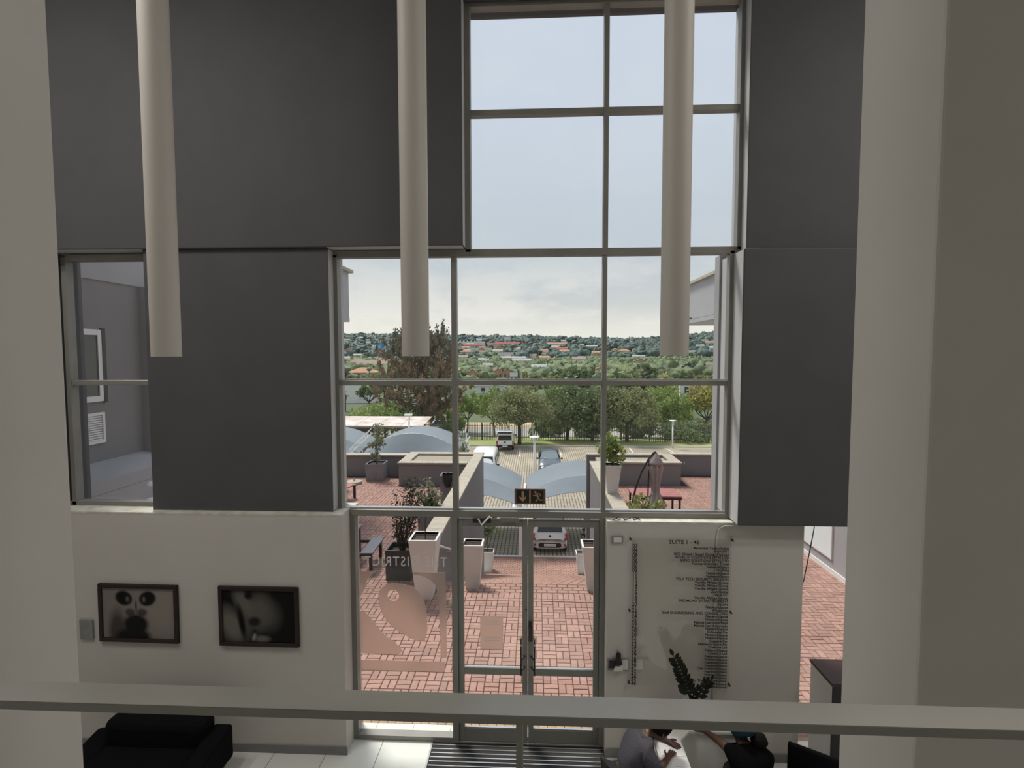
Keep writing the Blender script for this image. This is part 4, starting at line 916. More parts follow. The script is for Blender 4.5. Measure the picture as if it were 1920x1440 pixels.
# ------------------------------------------------------------------ plants
def leaf_quads(C, Rr, per, size, seed, up=0.25, elong=1.6, sq=1.0, follow=None):
    rg = np.random.default_rng(seed); C = np.asarray(C, float); n = len(C) * per
    base = np.repeat(C, per, 0); rad = np.repeat(np.asarray(Rr, float).reshape(len(C), -1), per, 0)
    d = rg.normal(size=(n, 3)); d /= np.linalg.norm(d, axis=1)[:, None]
    p = base + d * rad * (rg.random((n, 1)) ** 0.45)
    t = rg.normal(size=(n, 3)) + d * 0.8 + np.array([0, 0, up]) * 2
    if follow is not None: t = t * 0.45 + np.asarray(follow)
    t /= np.linalg.norm(t, axis=1)[:, None]
    w = np.cross(t, rg.normal(size=(n, 3))); w /= np.linalg.norm(w, axis=1)[:, None] + 1e-9
    s = size * (0.6 + 0.8 * rg.random((n, 1)))
    V = np.stack([p - t * s * elong / 2, p + w * s * 0.5, p + t * s * elong / 2, p - w * s * 0.5], 1).reshape(-1, 3)
    F = np.arange(n * 4).reshape(-1, 4)
    return V, F
def crown_points(n, c, r, seed, hollow=0.35, flat=0.0):
    rg = np.random.default_rng(seed); d = rg.normal(size=(n, 3)); d /= np.linalg.norm(d, axis=1)[:, None]
    if flat: d[:, 2] = np.where(d[:, 2] < -flat, -flat * rg.random(n), d[:, 2])
    rr = hollow + (1 - hollow) * rg.random((n, 1)) ** 0.6
    lump = 0.85 + 0.22 * np.sin(3.1 * d[:, :1] + seed) * np.cos(2.7 * d[:, 1:2] + 2 * seed) + 0.1 * rg.random((n, 1))
    return np.asarray(c) + d * rr * lump * np.asarray(r)
def branches(mb, base, top, spread, n, r0, seed, lean=0.0):
    rnd = random.Random(seed); base = Vector(base); top = Vector(top)
    k1 = base.lerp(top, 0.45) + Vector((rnd.uniform(-1, 1), rnd.uniform(-1, 1), 0)) * lean
    mb.tube([base, base.lerp(k1, 0.5) + Vector((0.03, 0, 0)), k1], [r0 * 1.25, r0, r0 * 0.8], 8)
    for i in range(n):
        a = 2 * math.pi * i / n + rnd.uniform(-0.3, 0.3); q = k1 + Vector((math.cos(a) * spread, math.sin(a) * spread, (top.z - k1.z) * rnd.uniform(0.45, 0.95)))
        m_ = k1.lerp(q, 0.5) + Vector((math.cos(a), math.sin(a), -0.3)) * spread * 0.12
        mb.tube([k1, m_, q], [r0 * 0.6, r0 * 0.42, r0 * 0.15], 6)
        for s in range(2):
            b = a + (0.7 if s else -0.7); q2 = m_ + Vector((math.cos(b) * spread * 0.5, math.sin(b) * spread * 0.5, (top.z - k1.z) * rnd.uniform(0.25, 0.6)))
            mb.tube([m_, q2], [r0 * 0.35, r0 * 0.1], 5)
def tree(name, label, loc, h, cr, ch, leaf, seed, clusters=90, per=34, size=0.2, trunk_r=0.16, group=None, cat='tree', flat=0.45):
    t = thing(name, label, cat, loc, group=group)
    mb = MB(); branches(mb, (0, 0, 0), (0, 0, h - ch * 0.35), cr * 0.6, 6, trunk_r, seed, 0.15)
    mb.build('trunk', K['bark'], t, smooth=True)
    C = crown_points(clusters, (0, 0, h - ch / 2), (cr, cr, ch / 2), seed, 0.4, flat)
    V, F = leaf_quads(C, np.full((len(C), 1), cr * 0.20), per, size, seed)
    np_mesh('foliage', V, F, K['leaf_' + leaf], t)
    return t

def square_planter(name, label, loc, bot, top, h, m, wall=0.035, soil=0.08, group=None):
    p = thing(name, label, 'planter', loc, group=group)
    b, t = bot / 2, top / 2; i = t - wall
    mb = MB(); vs = []
    for r_, z in ((b, 0), (t, h), (i, h), (i, h - soil - 0.04)): vs += [(-r_, -r_, z), (r_, -r_, z), (r_, r_, z), (-r_, r_, z)]
    fs = [(3, 2, 1, 0)]
    for k in range(3):
        for q in range(4): fs.append((k * 4 + q, k * 4 + (q + 1) % 4, k * 4 + 4 + (q + 1) % 4, k * 4 + 4 + q))
    mb.add(vs, fs).build('pot', m, p)
    MB().box(-i, i, -i, i, h - soil - 0.03, h - soil).build('soil', K['soil'], p)
    if wall > 0.03:
        for a in ((-t - 0.004, t + 0.004, -t - 0.004, -i), (-t - 0.004, t + 0.004, i, t + 0.004), (-t - 0.004, -i, -i, i), (i, t + 0.004, -i, i)):
            MB().box(a[0], a[1], a[2], a[3], h - 0.05, h + 0.003).build('rim', m, p, bevel=0.004)
    return p
# planters at the door
square_planter('tapered_planter', 'tall white tapered planter with a bare sapling, left of the stair handrail', (-2.10, 3.72, 0), 0.30, 0.52, 1.16, K['planter_white'], soil=0.06)
square_planter('tapered_planter', 'tall white tapered planter at the left edge of the stair top, empty', (-1.29, 4.52, -0.1567), 0.27, 0.42, 0.92, K['planter_white'], soil=0.07)
square_planter('tapered_planter', 'tall white tapered planter at the right edge of the stair top', (1.15, 4.52, -0.1567), 0.27, 0.48, 0.93, K['planter_white'], soil=0.07)
square_planter('tapered_planter', 'white tapered planter with a round leafy tree on the right parapet corner', (2.05, 8.35, 0.81), 0.26, 0.44, 0.78, K['planter_white'], soil=0.06)
square_planter('square_planter', 'low white planter with a small tree at the foot of the stair, left', (-2.06, 16.2, LOT), 0.36, 0.50, 0.88, K['planter_white'], soil=0.07)
square_planter('square_planter', 'low white planter at the foot of the stair, right', (1.92, 16.2, LOT), 0.36, 0.50, 0.88, K['planter_white'], soil=0.07)
square_planter('black_planter', 'square black planter box holding a bushy dark shrub', (-2.80, 4.62, 0), 0.50, 0.52, 0.62, K['planter_black'], soil=0.10)
square_planter('concrete_planter', 'square grey concrete planter with a thin tree by the left parapet', (-5.84, 12.98, 0), 0.62, 0.64, 0.62, K['planter_grey'], soil=0.06)
square_planter('concrete_planter', 'grey concrete planter with an olive shrub beside the stair parapet', (-2.72, 6.98, 0), 0.40, 0.44, 0.68, K['planter_grey'], soil=0.06)
square_planter('concrete_planter', 'grey concrete planter by the stair parapet with a black bag over its edge', (-2.68, 9.9, 0), 0.42, 0.46, 0.92, K['planter_grey'], soil=0.06)
square_planter('concrete_planter', 'grey concrete planter with a spreading pale shrub on the right terrace', (2.55, 6.5, 0), 0.5, 0.55, 0.62, K['planter_grey'], soil=0.06)
bgo = thing('black_bag', 'crumpled black bag hanging over the edge of a grey planter', 'bag', (-2.66, 9.64, 0.62))
MB().grid(lambda u, v: (0.17 * (1 - 0.55 * v) * math.cos(math.pi * (u * 2)) + 0.015 * math.sin(9 * u * 3 + 5 * v), -0.05 + 0.06 * math.sin(math.pi * 2 * u) + 0.012 * math.cos(13 * u + 7 * v), 0.36 - 0.38 * v), 18, 8).build('sack', K['black'], bgo, smooth=True)
MB().tube([(-0.06, 0.0, 0.36), (0, 0.05, 0.40), (0.06, 0.0, 0.36)], 0.01, 6).build('tie', K['black'], bgo)
# shrubs in the planters
def shrub(name, label, loc, stems, C, Rr, per, size, leaf, seed, cat='shrub', up=0.3, elong=1.8):
    s = thing(name, label, cat, loc)
    mb = MB()
    for pts, r in stems: mb.tube(pts, r, 6)
    mb.build('stem', K['bark'], s, smooth=True)
    V, F = leaf_quads(C, Rr, per, size, seed, up, elong); np_mesh('foliage', V, F, K['leaf_' + leaf], s)
    return s
rnd = random.Random(5); stm = []; C = []
for k in range(15):
    a = rnd.uniform(0, 6.28); h = rnd.uniform(0.55, 1.5); sp = rnd.uniform(0.05, 0.30)
    tip = Vector((math.cos(a) * sp + 0.12 * h, math.sin(a) * sp, h)); mid = tip * 0.5 + Vector((math.cos(a) * 0.06, math.sin(a) * 0.06, 0))
    stm.append(([(0.02 * k % 0.1, 0, 0), mid, tip], [0.016, 0.011, 0.004]))
    for t in (0.45, 0.6, 0.75, 0.88, 1.0): C.append(Vector((0, 0, 0)).lerp(mid, 2 * t) if t < 0.5 else mid.lerp(tip, 2 * t - 1))
shrub('dark_shrub', 'bushy dark-leaved shrub growing from the black planter', (-2.80, 4.62, 0.50), stm, [tuple(c) for c in C], np.full((len(C), 1), 0.10), 15, 0.033, 'd', 21)
shrub('sapling', 'thin bare sapling standing in the tall white planter', (-2.10, 3.74, 1.05), [([(0, 0, 0), (0.005, 0, 0.4), (0.02, 0, 0.75), (-0.02, 0, 1.1)], [0.011, 0.009, 0.006, 0.003]), ([(0.01, 0, 0.5), (0.06, 0.02, 0.75), (0.05, 0.0, 0.98)], [0.006, 0.004, 0.002])],
      [(-0.02, 0, 1.1), (0.05, 0, 0.98), (0.03, 0, 0.8)], np.full((3, 1), 0.09), 8, 0.03, 'o', 22)
rnd = random.Random(8); stm = []; C = []
for k in range(16):
    a = rnd.uniform(0, 6.28); h = rnd.uniform(0.3, 0.85); sp = rnd.uniform(0.05, 0.38)
    tip = Vector((math.cos(a) * sp, math.sin(a) * sp * 0.7, h)); stm.append(([(0, 0, 0), tip * 0.5, tip], [0.013, 0.009, 0.003]))
    for t in (0.5, 0.7, 0.85, 1.0): C.append(tuple(tip * t))
shrub('olive_shrub', 'loose silvery olive shrub in the grey planter beside the stair parapet', (-2.72, 6.98, 0.60), stm, C, np.full((len(C), 1), 0.09), 8, 0.045, 'o', 23)
shrub('flowering_shrub', 'small green flowering shrub spilling over the grey planter under the olive', (-2.62, 7.02, 0.60), [([(0, 0, 0), (0.05, 0, 0.2)], [0.012, 0.006])], crown_points(26, (0.05, 0, 0.20), (0.24, 0.2, 0.17), 5), np.full((26, 1), 0.07), 16, 0.045, 'c', 24)
C = list(crown_points(34, (0, 0, 0.50), (0.42, 0.36, 0.40), 9, 0.2))
shrub('round_tree', 'small round leafy tree in the white planter on the right parapet', (2.05, 8.35, 1.50), [([(0, 0, 0), (0.02, 0, 0.3), (0.0, 0, 0.7)], [0.022, 0.018, 0.008]), ([(0.01, 0, 0.25), (0.2, 0, 0.5)], [0.01, 0.004]), ([(0.01, 0, 0.25), (-0.2, 0.05, 0.55)], [0.01, 0.004])], C, np.full((34, 1), 0.13), 22, 0.065, 'c', 25, cat='tree')
C = list(crown_points(20, (0, 0, 0.80), (0.26, 0.24, 0.30), 12, 0.2)) + list(crown_points(8, (0.02, 0, 1.30), (0.18, 0.15, 0.25), 13)) + list(crown_points(7, (0, 0, 0.30), (0.16, 0.15, 0.12), 14))
shrub('thin_tree', 'thin young tree in the concrete planter by the left parapet', (-5.84, 12.98, 0.55), [([(0, 0, 0), (0.02, 0, 0.5), (-0.02, 0, 1.0), (0.03, 0, 1.5)], [0.022, 0.018, 0.012, 0.005]), ([(0.02, 0, 0.5), (0.22, 0, 0.95)], [0.01, 0.004]), ([(0.01, 0, 0.6), (-0.18, 0, 0.85)], [0.01, 0.004])], C, np.full((35, 1), 0.13), 18, 0.05, 'o', 26, cat='tree')
C = list(crown_points(26, (0.0, 0, 0.42), (0.60, 0.4, 0.20), 17, 0.3))
shrub('spreading_shrub', 'spreading pale green shrub in front of the folded umbrella', (2.55, 6.5, 0.55), [([(0, 0, 0), (0.3, 0, 0.4)], [0.014, 0.004]), ([(0, 0, 0), (-0.35, 0, 0.42)], [0.014, 0.004]), ([(0, 0, 0), (0.02, 0.2, 0.5)], [0.014, 0.004])], C, np.full((26, 1), 0.12), 14, 0.07, 'p', 27)
C = list(crown_points(20, (0, 0, 1.15), (0.55, 0.4, 0.5), 31, 0.2))
shrub('standard_tree', 'small round-headed tree in the low white planter at the stair foot', (-2.06, 16.2, LOT + 0.80), [([(0, 0, 0), (-0.03, 0, 0.5), (0.02, 0, 1.0)], [0.02, 0.017, 0.01])], C, np.full((20, 1), 0.17), 24, 0.09, 'b', 32, cat='tree')
C = list(crown_points(30, (0, 0, 0.95), (0.85, 0.7, 0.75), 41, 0.2))
shrub('garden_shrub', 'leafy green shrub right of the white hatchback', (3.0, 19.6, LOT), [([(0, 0, 0), (0.1, 0, 0.8)], [0.03, 0.01]), ([(0, 0, 0), (-0.3, 0, 0.9)], [0.025, 0.01])], C, np.full((30, 1), 0.24), 26, 0.11, 'g', 42)

# ------------------------------------------------------------------ terrace furniture
def picnic(name, label, loc, rz, L, top_m, leg_m, group=None, slats=5):
    t = thing(name, label, 'picnic table', loc, rz, group)
    w = 0.72 / slats
    for k in range(slats): MB().box(-L / 2, L / 2, -0.36 + k * w + 0.008, -0.36 + (k + 1) * w - 0.008, 0.70, 0.735).build('top_slat', top_m, t, bevel=0.004)
    for s in (-1, 1):
        b = MB().box(-L / 2, L / 2, s * 0.72 - 0.13, s * 0.72 + 0.13, 0.41, 0.445).build('bench', top_m, t, bevel=0.004)
    for x in (-L / 2 + 0.1, L / 2 - 0.1):
        for s in (-1, 1):
            MB().box(x - 0.03, x + 0.03, s * 0.30 - 0.03, s * 0.30 + 0.03, 0, 0.70).build('leg', leg_m, t)
            MB().box(x - 0.03, x + 0.03, s * 0.78 - 0.03, s * 0.78 + 0.03, 0, 0.41).build('bench_leg', leg_m, t)
        MB().box(x - 0.03, x + 0.03, -0.80, 0.80, 0.35, 0.41).build('cross_beam', leg_m, t)
    return t
picnic('picnic_table', 'blue-grey slatted picnic table on the left terrace near the glass', (-4.28, 5.15, 0), R(92), 1.0, K['blue_wood'], K['dark_metal'])
rt = thing('terrace_table', 'long red-topped table behind the folded umbrella', 'table', (3.28, 8.75, 0))
for k in range(4): MB().box(-0.65, 0.65, -0.42 + k * 0.21 + 0.004, -0.42 + (k + 1) * 0.21 - 0.004, 0.685, 0.72).build('top_plank', K['red_wood'], rt)
MB().box(-0.65, 0.65, -0.425, -0.40, 0.63, 0.685).build('apron', K['dark_metal'], rt)
for x in (-0.6, 0.6):
    for y in (-0.38, 0.38): MB().box(x - 0.025, x + 0.025, y - 0.025, y + 0.025, 0, 0.685).build('leg', K['dark_metal'], rt)
rb = thing('terrace_bench', 'low dark bench frame pulled up to the red table', 'bench', (3.28, 8.0, 0))
MB().box(-0.25, 0.45, -0.12, 0.12, 0.40, 0.44).build('seat', K['dark_metal'], rb)
for x in (-0.2, 0.4): MB().box(x - 0.02, x + 0.02, -0.1, 0.1, 0, 0.40).build('leg', K['dark_metal'], rb)
lb = thing('terrace_bench', 'red bench with a dark frame at the far left of the terrace', 'bench', (-6.15, 10.0, 0), R(-14))
for k in range(2): MB().box(-0.30 + k * 0.3, -0.01 + k * 0.3, -0.65, 0.55, 0.42, 0.455).build('seat_plank', K['red_wood'], lb)
for x in (-0.25, 0.25):
    for y in (-0.6, 0.5): MB().box(x - 0.03, x + 0.03, y - 0.03, y + 0.03, 0, 0.42).build('leg', K['dark_metal'], lb)
uc = thing('terrace_chair', 'dark metal garden chair at the far left of the terrace', 'chair', (-6.72, 11.4, 0))
MB().box(-0.22, 0.22, -0.22, 0.22, 0.43, 0.46).build('seat', K['dark_metal'], uc)
MB().box(0.18, 0.22, -0.22, 0.22, 0.46, 0.95).build('backrest', K['dark_metal'], uc)
for x in (-0.2, 0.2):
    for y in (-0.2, 0.2): MB().box(x - 0.018, x + 0.018, y - 0.018, y + 0.018, 0, 0.43).build('leg', K['dark_metal'], uc)
ub = thing('parasol_stand', 'round pale concrete parasol stand on the left terrace', 'parasol stand', (-6.45, 12.3, 0))
MB().lathe([(0.0, 0), (0.27, 0), (0.28, 0.03), (0.27, 0.09), (0.06, 0.11), (0, 0.11)], 28).build('slab', K['coping'], ub); MB().tube([(0, 0, 0.1), (0, 0, 0.2)], 0.035, 10).build('socket', K['steel'], ub)
um = thing('cantilever_umbrella', 'folded mauve-grey umbrella hanging from a curved black arm', 'umbrella', (2.72, 8.35, 0))
MB().box(-0.3, 0.3, -0.3, 0.3, 0, 0.06).build('base_plate', K['dark_metal'], um)
cv = [(-0.15 + 0.02 * t, 0, 0.06 + 0.2 * t) for t in range(0, 3)]
arc = [(-0.14, 0, 0.06), (-0.12, 0, 0.5), (-0.03, 0, 0.95), (0.13, 0, 1.40), (0.31, 0, 1.74), (0.44, 0, 1.91), (0.50, 0, 1.93)]
MB().tube(arc, 0.026, 10).build('curved_arm', K['dark_metal'], um, smooth=True)
MB().tube([(0.32, 0, 1.70), (0.30, 0, 0.62)], 0.020, 8).build('support_pole', K['dark_metal'], um)
MB().tube([(arc[-1][0], 0, arc[-1][2]), (0.51, 0, 1.86)], 0.02, 8).build('hook', K['dark_metal'], um)
def fold(u, v):
    a = 2 * math.pi * u; z = 1.86 - 1.42 * v
    r = 0.035 + 0.09 * min(1, v * 4) if v < 0.25 else 0.125 - 0.06 * math.sin(min(1, (v - 0.25) / 0.5) * math.pi / 2)
    if v > 0.72: r = 0.065 + 0.09 * (v - 0.72) / 0.28 * 1.4
    r *= 1.45 * (1 + 0.20 * math.cos(8 * a))
    return (0.50 + r * math.cos(a), r * math.sin(a), z)
MB().grid(fold, 48, 24).build('folded_canopy', K['canvas'], um, smooth=True)
MB().lathe([(0.04, 1.90), (0.19, 1.66), (0.195, 1.60), (0.15, 1.63)], 20, (0.50, 0, 0)).build('vent_cap', K['canvas'], um, smooth=True)
MB().lathe([(0.115, 0.83), (0.12, 0.80), (0.115, 0.77)], 16, (0.50, 0, 0)).build('tie_strap', K['canvas'], um)

# ------------------------------------------------------------------ shade canopies and carports
def canopy(name, label, x0, x1, y0, y1, low, crest, drop, post_x):
    t = thing(name, label, 'shade canopy', ((x0 + x1) / 2, y0, LOT)); ox = (x0 + x1) / 2
    def P(u, v):
        x = x0 + (x1 - x0) * u; arch = 1 - (2 * u - 1) ** 2
        z = low + (crest - low) * arch
        if v < 0.3: z -= drop * (1 - v / 0.3) * (0.25 + 0.75 * arch)
        z -= 0.25 * math.sin(max(0, (v - 0.3) / 0.7) * math.pi) * (0.3 + 0.7 * arch) * 0.6
        y = y0 + (y1 - y0) * v + (0.5 * arch * (1 - v / 0.3) if v < 0.3 else 0) - 0.3 * arch * max(0, v - 0.7)
        return (x - ox, y - y0, z - LOT)
    MB().grid(P, 32, 20).build('cloth', K['shade'], t, smooth=False, solid=0.02)
    mb = MB(); arcp = [Vector(P(u, 0.3)) + Vector((0, 0, -0.04)) for u in np.linspace(0, 1, 17)]
    mb.tube(arcp, 0.035, 8); mb.build('arch_pipe', K['white_paint'], t, smooth=True)
    MB().tube([Vector(P(u, 1.0)) + Vector((0, 0, -0.05)) for u in np.linspace(0, 1, 17)], 0.035, 8).build('arch_pipe', K['white_paint'], t, smooth=True)
    for x in post_x:
        for y in (0.3 * (y1 - y0), y1 - y0 - 0.2): MB().tube([(x - ox, y, 0), (x - ox, y, low - LOT)], 0.06, 10).build('post', K['white_paint'], t, smooth=True)
    return t
canopy('shade_canopy', 'blue-grey shade cloth canopy below the stair, left of the white post', -6.1, -0.80, 18.2, 23.6, -2.32, -1.50, 0.50, (-6.0,))
canopy('shade_canopy', 'blue-grey shade cloth canopy below the stair, right of the white post', -0.55, 5.4, 18.2, 23.6, -2.30, -1.38, 0.50, (5.3,))
canopy('shade_canopy', 'blue-grey shade cloth canopy behind the left parapet, next to the van', -12.4, -5.7, 30.6, 36.0, -2.35, -1.18, 1.35, (-12.3, -5.8))
canopy('shade_canopy', 'blue-grey shade cloth canopy behind the left parapet, at the window edge', -19.4, -12.7, 30.6, 36.0, -2.35, -1.25, 1.3, (-19.3, -12.8))
cp = thing('canopy_post', 'white forked steel post where the two lower canopies meet', 'post', (-0.73, 17.99, LOT))
MB().box(-0.075, 0.075, -0.06, 0.06, 0, 2.45).build('shaft', K['white_paint'], cp)
MB().tube([(0, 0.06, 2.3), (0.13, 1.9, 2.5), (0.15, 3.6, 2.45)], 0.05, 8).build('arm', K['white_paint'], cp)
MB().tube([(-0.05, 0.06, 2.2), (-0.12, 0.9, 2.46), (0.1, 1.9, 2.6)], 0.04, 8).build('arm', K['white_paint'], cp)
MB().box(-0.22, 0.0, -0.05, 0.25, 2.38, 2.52).build('junction_box', K['white_paint'], cp)
def truss(name, label, a, b, w, n):
    t = thing(name, label, 'truss', a); A = Vector((0, 0, 0)); B = Vector(b) - Vector(a); up = Vector((0, 0, w)); s = Vector((0, 0.35, 0))
    for o_ in (Vector(), up, s): MB().tube([A + o_, B + o_], 0.035, 6).build('chord', K['white_paint'], t)
    for k in range(n):
        p, q = A.lerp(B, k / n), A.lerp(B, (k + 0.5) / n); r2 = A.lerp(B, (k + 1) / n)
        MB().tube([p, q + up, r2], 0.022, 5).build('web', K['white_paint'], t); MB().tube([p + s, q + up, r2 + s], 0.022, 5).build('web', K['white_paint'], t)
    return t
truss('canopy_truss', 'white lattice truss leaning between the two left canopies', (-13.3, 30.9, -2.6), (-11.9, 31.6, -1.15), 0.35, 4)
truss('canopy_truss', 'white lattice truss standing between the canopy and the van', (-5.75, 29.8, -3.6), (-4.7, 31.2, -1.75), 0.5, 5)
truss('canopy_truss', 'second white lattice truss just left of the van', (-5.55, 31.5, -4.6), (-5.05, 32.3, -1.65), 0.45, 6)
tp = MB()
V, F = leaf_quads(crown_points(14, (0, 0, 0.8), (0.55, 0.5, 0.9), 51, 0.2), np.full((14, 1), 0.25), 18, 0.11, 52)
cr_ = thing('climbing_plant', 'leafy climber growing over the white truss beside the van', 'plant', (-5.0, 30.3, -2.9)); np_mesh('foliage', V, F, K['leaf_o'], cr_)
MB().tube([(0, 0, -1.8), (0.1, 0, 0), (-0.1, 0, 1.3)], 0.03, 6).build('stem', K['bark'], cr_)
cpt = thing('metal_carport', 'long flat metal-roofed carport with dark posts behind the canopies', 'carport', (-15.5, 42.0, LOT))
for k in range(5):
    x0 = -5.4 + k * 2.1
    MB().add([(x0, 0, 2.62), (x0 + 2.06, 0, 2.62), (x0 + 2.06 + 0.0, 4.6, 3.0), (x0, 4.6, 3.0)], [(0, 1, 2, 3)]).build('roof_sheet', K['sheet'], cpt, solid=0.05)
MB().box(-5.4, 5.1, -0.05, 0.0, 2.52, 2.66).build('fascia', K['roof_brown'], cpt)
for x in (-5.2, -2.4, 0.4, 3.2, 4.9):
    for y in (0.2, 4.3): MB().box(x - 0.05, x + 0.05, y - 0.05, y + 0.05, 0, 2.6 + 0.08 * y).build('post', K['dark_metal'], cpt)
MB().box(-5.3, -1.0, 4.2, 4.3, 0, 2.0).build('back_panel', K['dark_metal'], cpt)

def lamp_post(label, loc, h, flood=False):
    l = thing('lamp_post', label, 'lamp post', loc)
    MB().tube([(0, 0, 0), (0, 0, h - 0.45)], 0.075, 12).build('shaft', K['white_paint'], l, smooth=True)
    if flood:
        MB().tube([(0, 0, h - 0.5), (0.05, 0, h)], 0.05, 10).build('neck', K['white_paint'], l); MB().box(-0.35, 0.25, -0.2, 0.2, h, h + 0.14).build('flood_head', K['white_paint'], l)
        return
    MB().lathe([(0.09, h - 0.48), (0.15, h - 0.42), (0.15, h - 0.36)], 16).build('collar', K['white_paint'], l, smooth=True)
    MB().lathe([(0.12, h - 0.36), (0.15, h - 0.1)], 16).build('lens', K['chrome'], l, smooth=True)
    MB().lathe([(0.12, h - 0.10), (0.36, h - 0.07), (0.35, h - 0.03), (0.16, h), (0, h + 0.02)], 24).build('cap', K['white_paint'], l, smooth=True)
lamp_post('white mushroom-headed lamp post in the middle of the parking', (-0.15, 31.9, LOT), 3.35)
lamp_post('white mushroom-headed lamp post at the lawn edge on the right', (13.3, 46.4, LOT), 2.75)
lamp_post('white floodlight pole in front of the metal carport', (-10.45, 37.0, LOT), 4.2, True)
lamp_post('slim white lamp post behind the central lamp post near the fence', (-0.4, 49.5, LOT), 3.6, True)

# parking bay lines
for i, (xa, ya, xb, yb) in enumerate(((6.22, 46.1, 6.13, 42.0), (9.1, 46.2, 8.97, 42.1), (12.6, 46.3, 12.9, 43.0), (2.2, 45.6, 2.25, 42.2), (-1.6, 46.0, -1.5, 41.5), (-2.5, 31.5, -2.2, 27.5), (5.6, 36.0, 5.4, 31.0), (-1.4, 27, -1.3, 22))):
    d = Vector((xb - xa, yb - ya, 0)); L_ = d.length; mid = ((xa + xb) / 2, (ya + yb) / 2, LOT)
    o = MB().box(-0.05, 0.05, -L_ / 2, L_ / 2, 0.0, 0.006).build('bay_line', K['line']); o.location = mid; o.rotation_euler = (0, 0, math.atan2(d.y, d.x) - math.pi / 2)
    tag(o, 'painted white line between two parking bays', 'road marking', 'parking bay lines')

# ------------------------------------------------------------------ cars
def loft(secs):
    mb = MB(); n = None; vs = []; fs = []
    for (y, pts) in secs:
        ring = [(x, y, z) for x, z in pts] + [(-x, y, z) for x, z in pts[::-1] if x > 1e-6]
        n = len(ring); vs += ring
    for i in range(len(secs) - 1):
        for k in range(n): fs.append((i * n + k, i * n + (k + 1) % n, (i + 1) * n + (k + 1) % n, (i + 1) * n + k))
    fs += [tuple(range(n)), tuple(range((len(secs) - 1) * n, len(secs) * n))[::-1]]
    return mb.add(vs, fs)
def csec(w, zb, belt, wr, roof): return [(0.0, zb), (w * 0.9, zb), (w, zb + 0.14), (w, belt * 0.62 + zb * 0.38), (w * 0.975, belt), (wr, roof - 0.05), (wr * 0.8, roof), (0.0, roof)]
def wheels(t, w, ys, r):
    for y in ys:
        for s in (-1, 1):
            o = MB().lathe([(0.0, -0.1), (r * 0.6, -0.1), (r * 0.97, -0.09), (r, -0.05), (r, 0.05), (r * 0.97, 0.09), (r * 0.6, 0.1), (0.0, 0.1)], 20).build('wheel', K['tyre'], t, smooth=False)
            o.rotation_euler = (0, R(90), 0); o.location = (s * (w - 0.10), y, r)
            h = MB().lathe([(0, 0.105), (r * 0.55, 0.103), (r * 0.58, 0.08)], 14).build('hub', K['chrome'], o)
            if s < 0: h.scale = (1, 1, -1)
def panel(t, name, m, pts, th=0.012):
    P = [Vector(p) for p in pts]; n = (P[1] - P[0]).cross(P[2] - P[0]).normalized() * th
    k = len(P)
    return MB().add([p - n for p in P] + [p + n for p in P], [tuple(range(k))[::-1], tuple(range(k, 2 * k))] + [(i, (i + 1) % k, k + (i + 1) % k, k + i) for i in range(k)]).build(name, m, t)
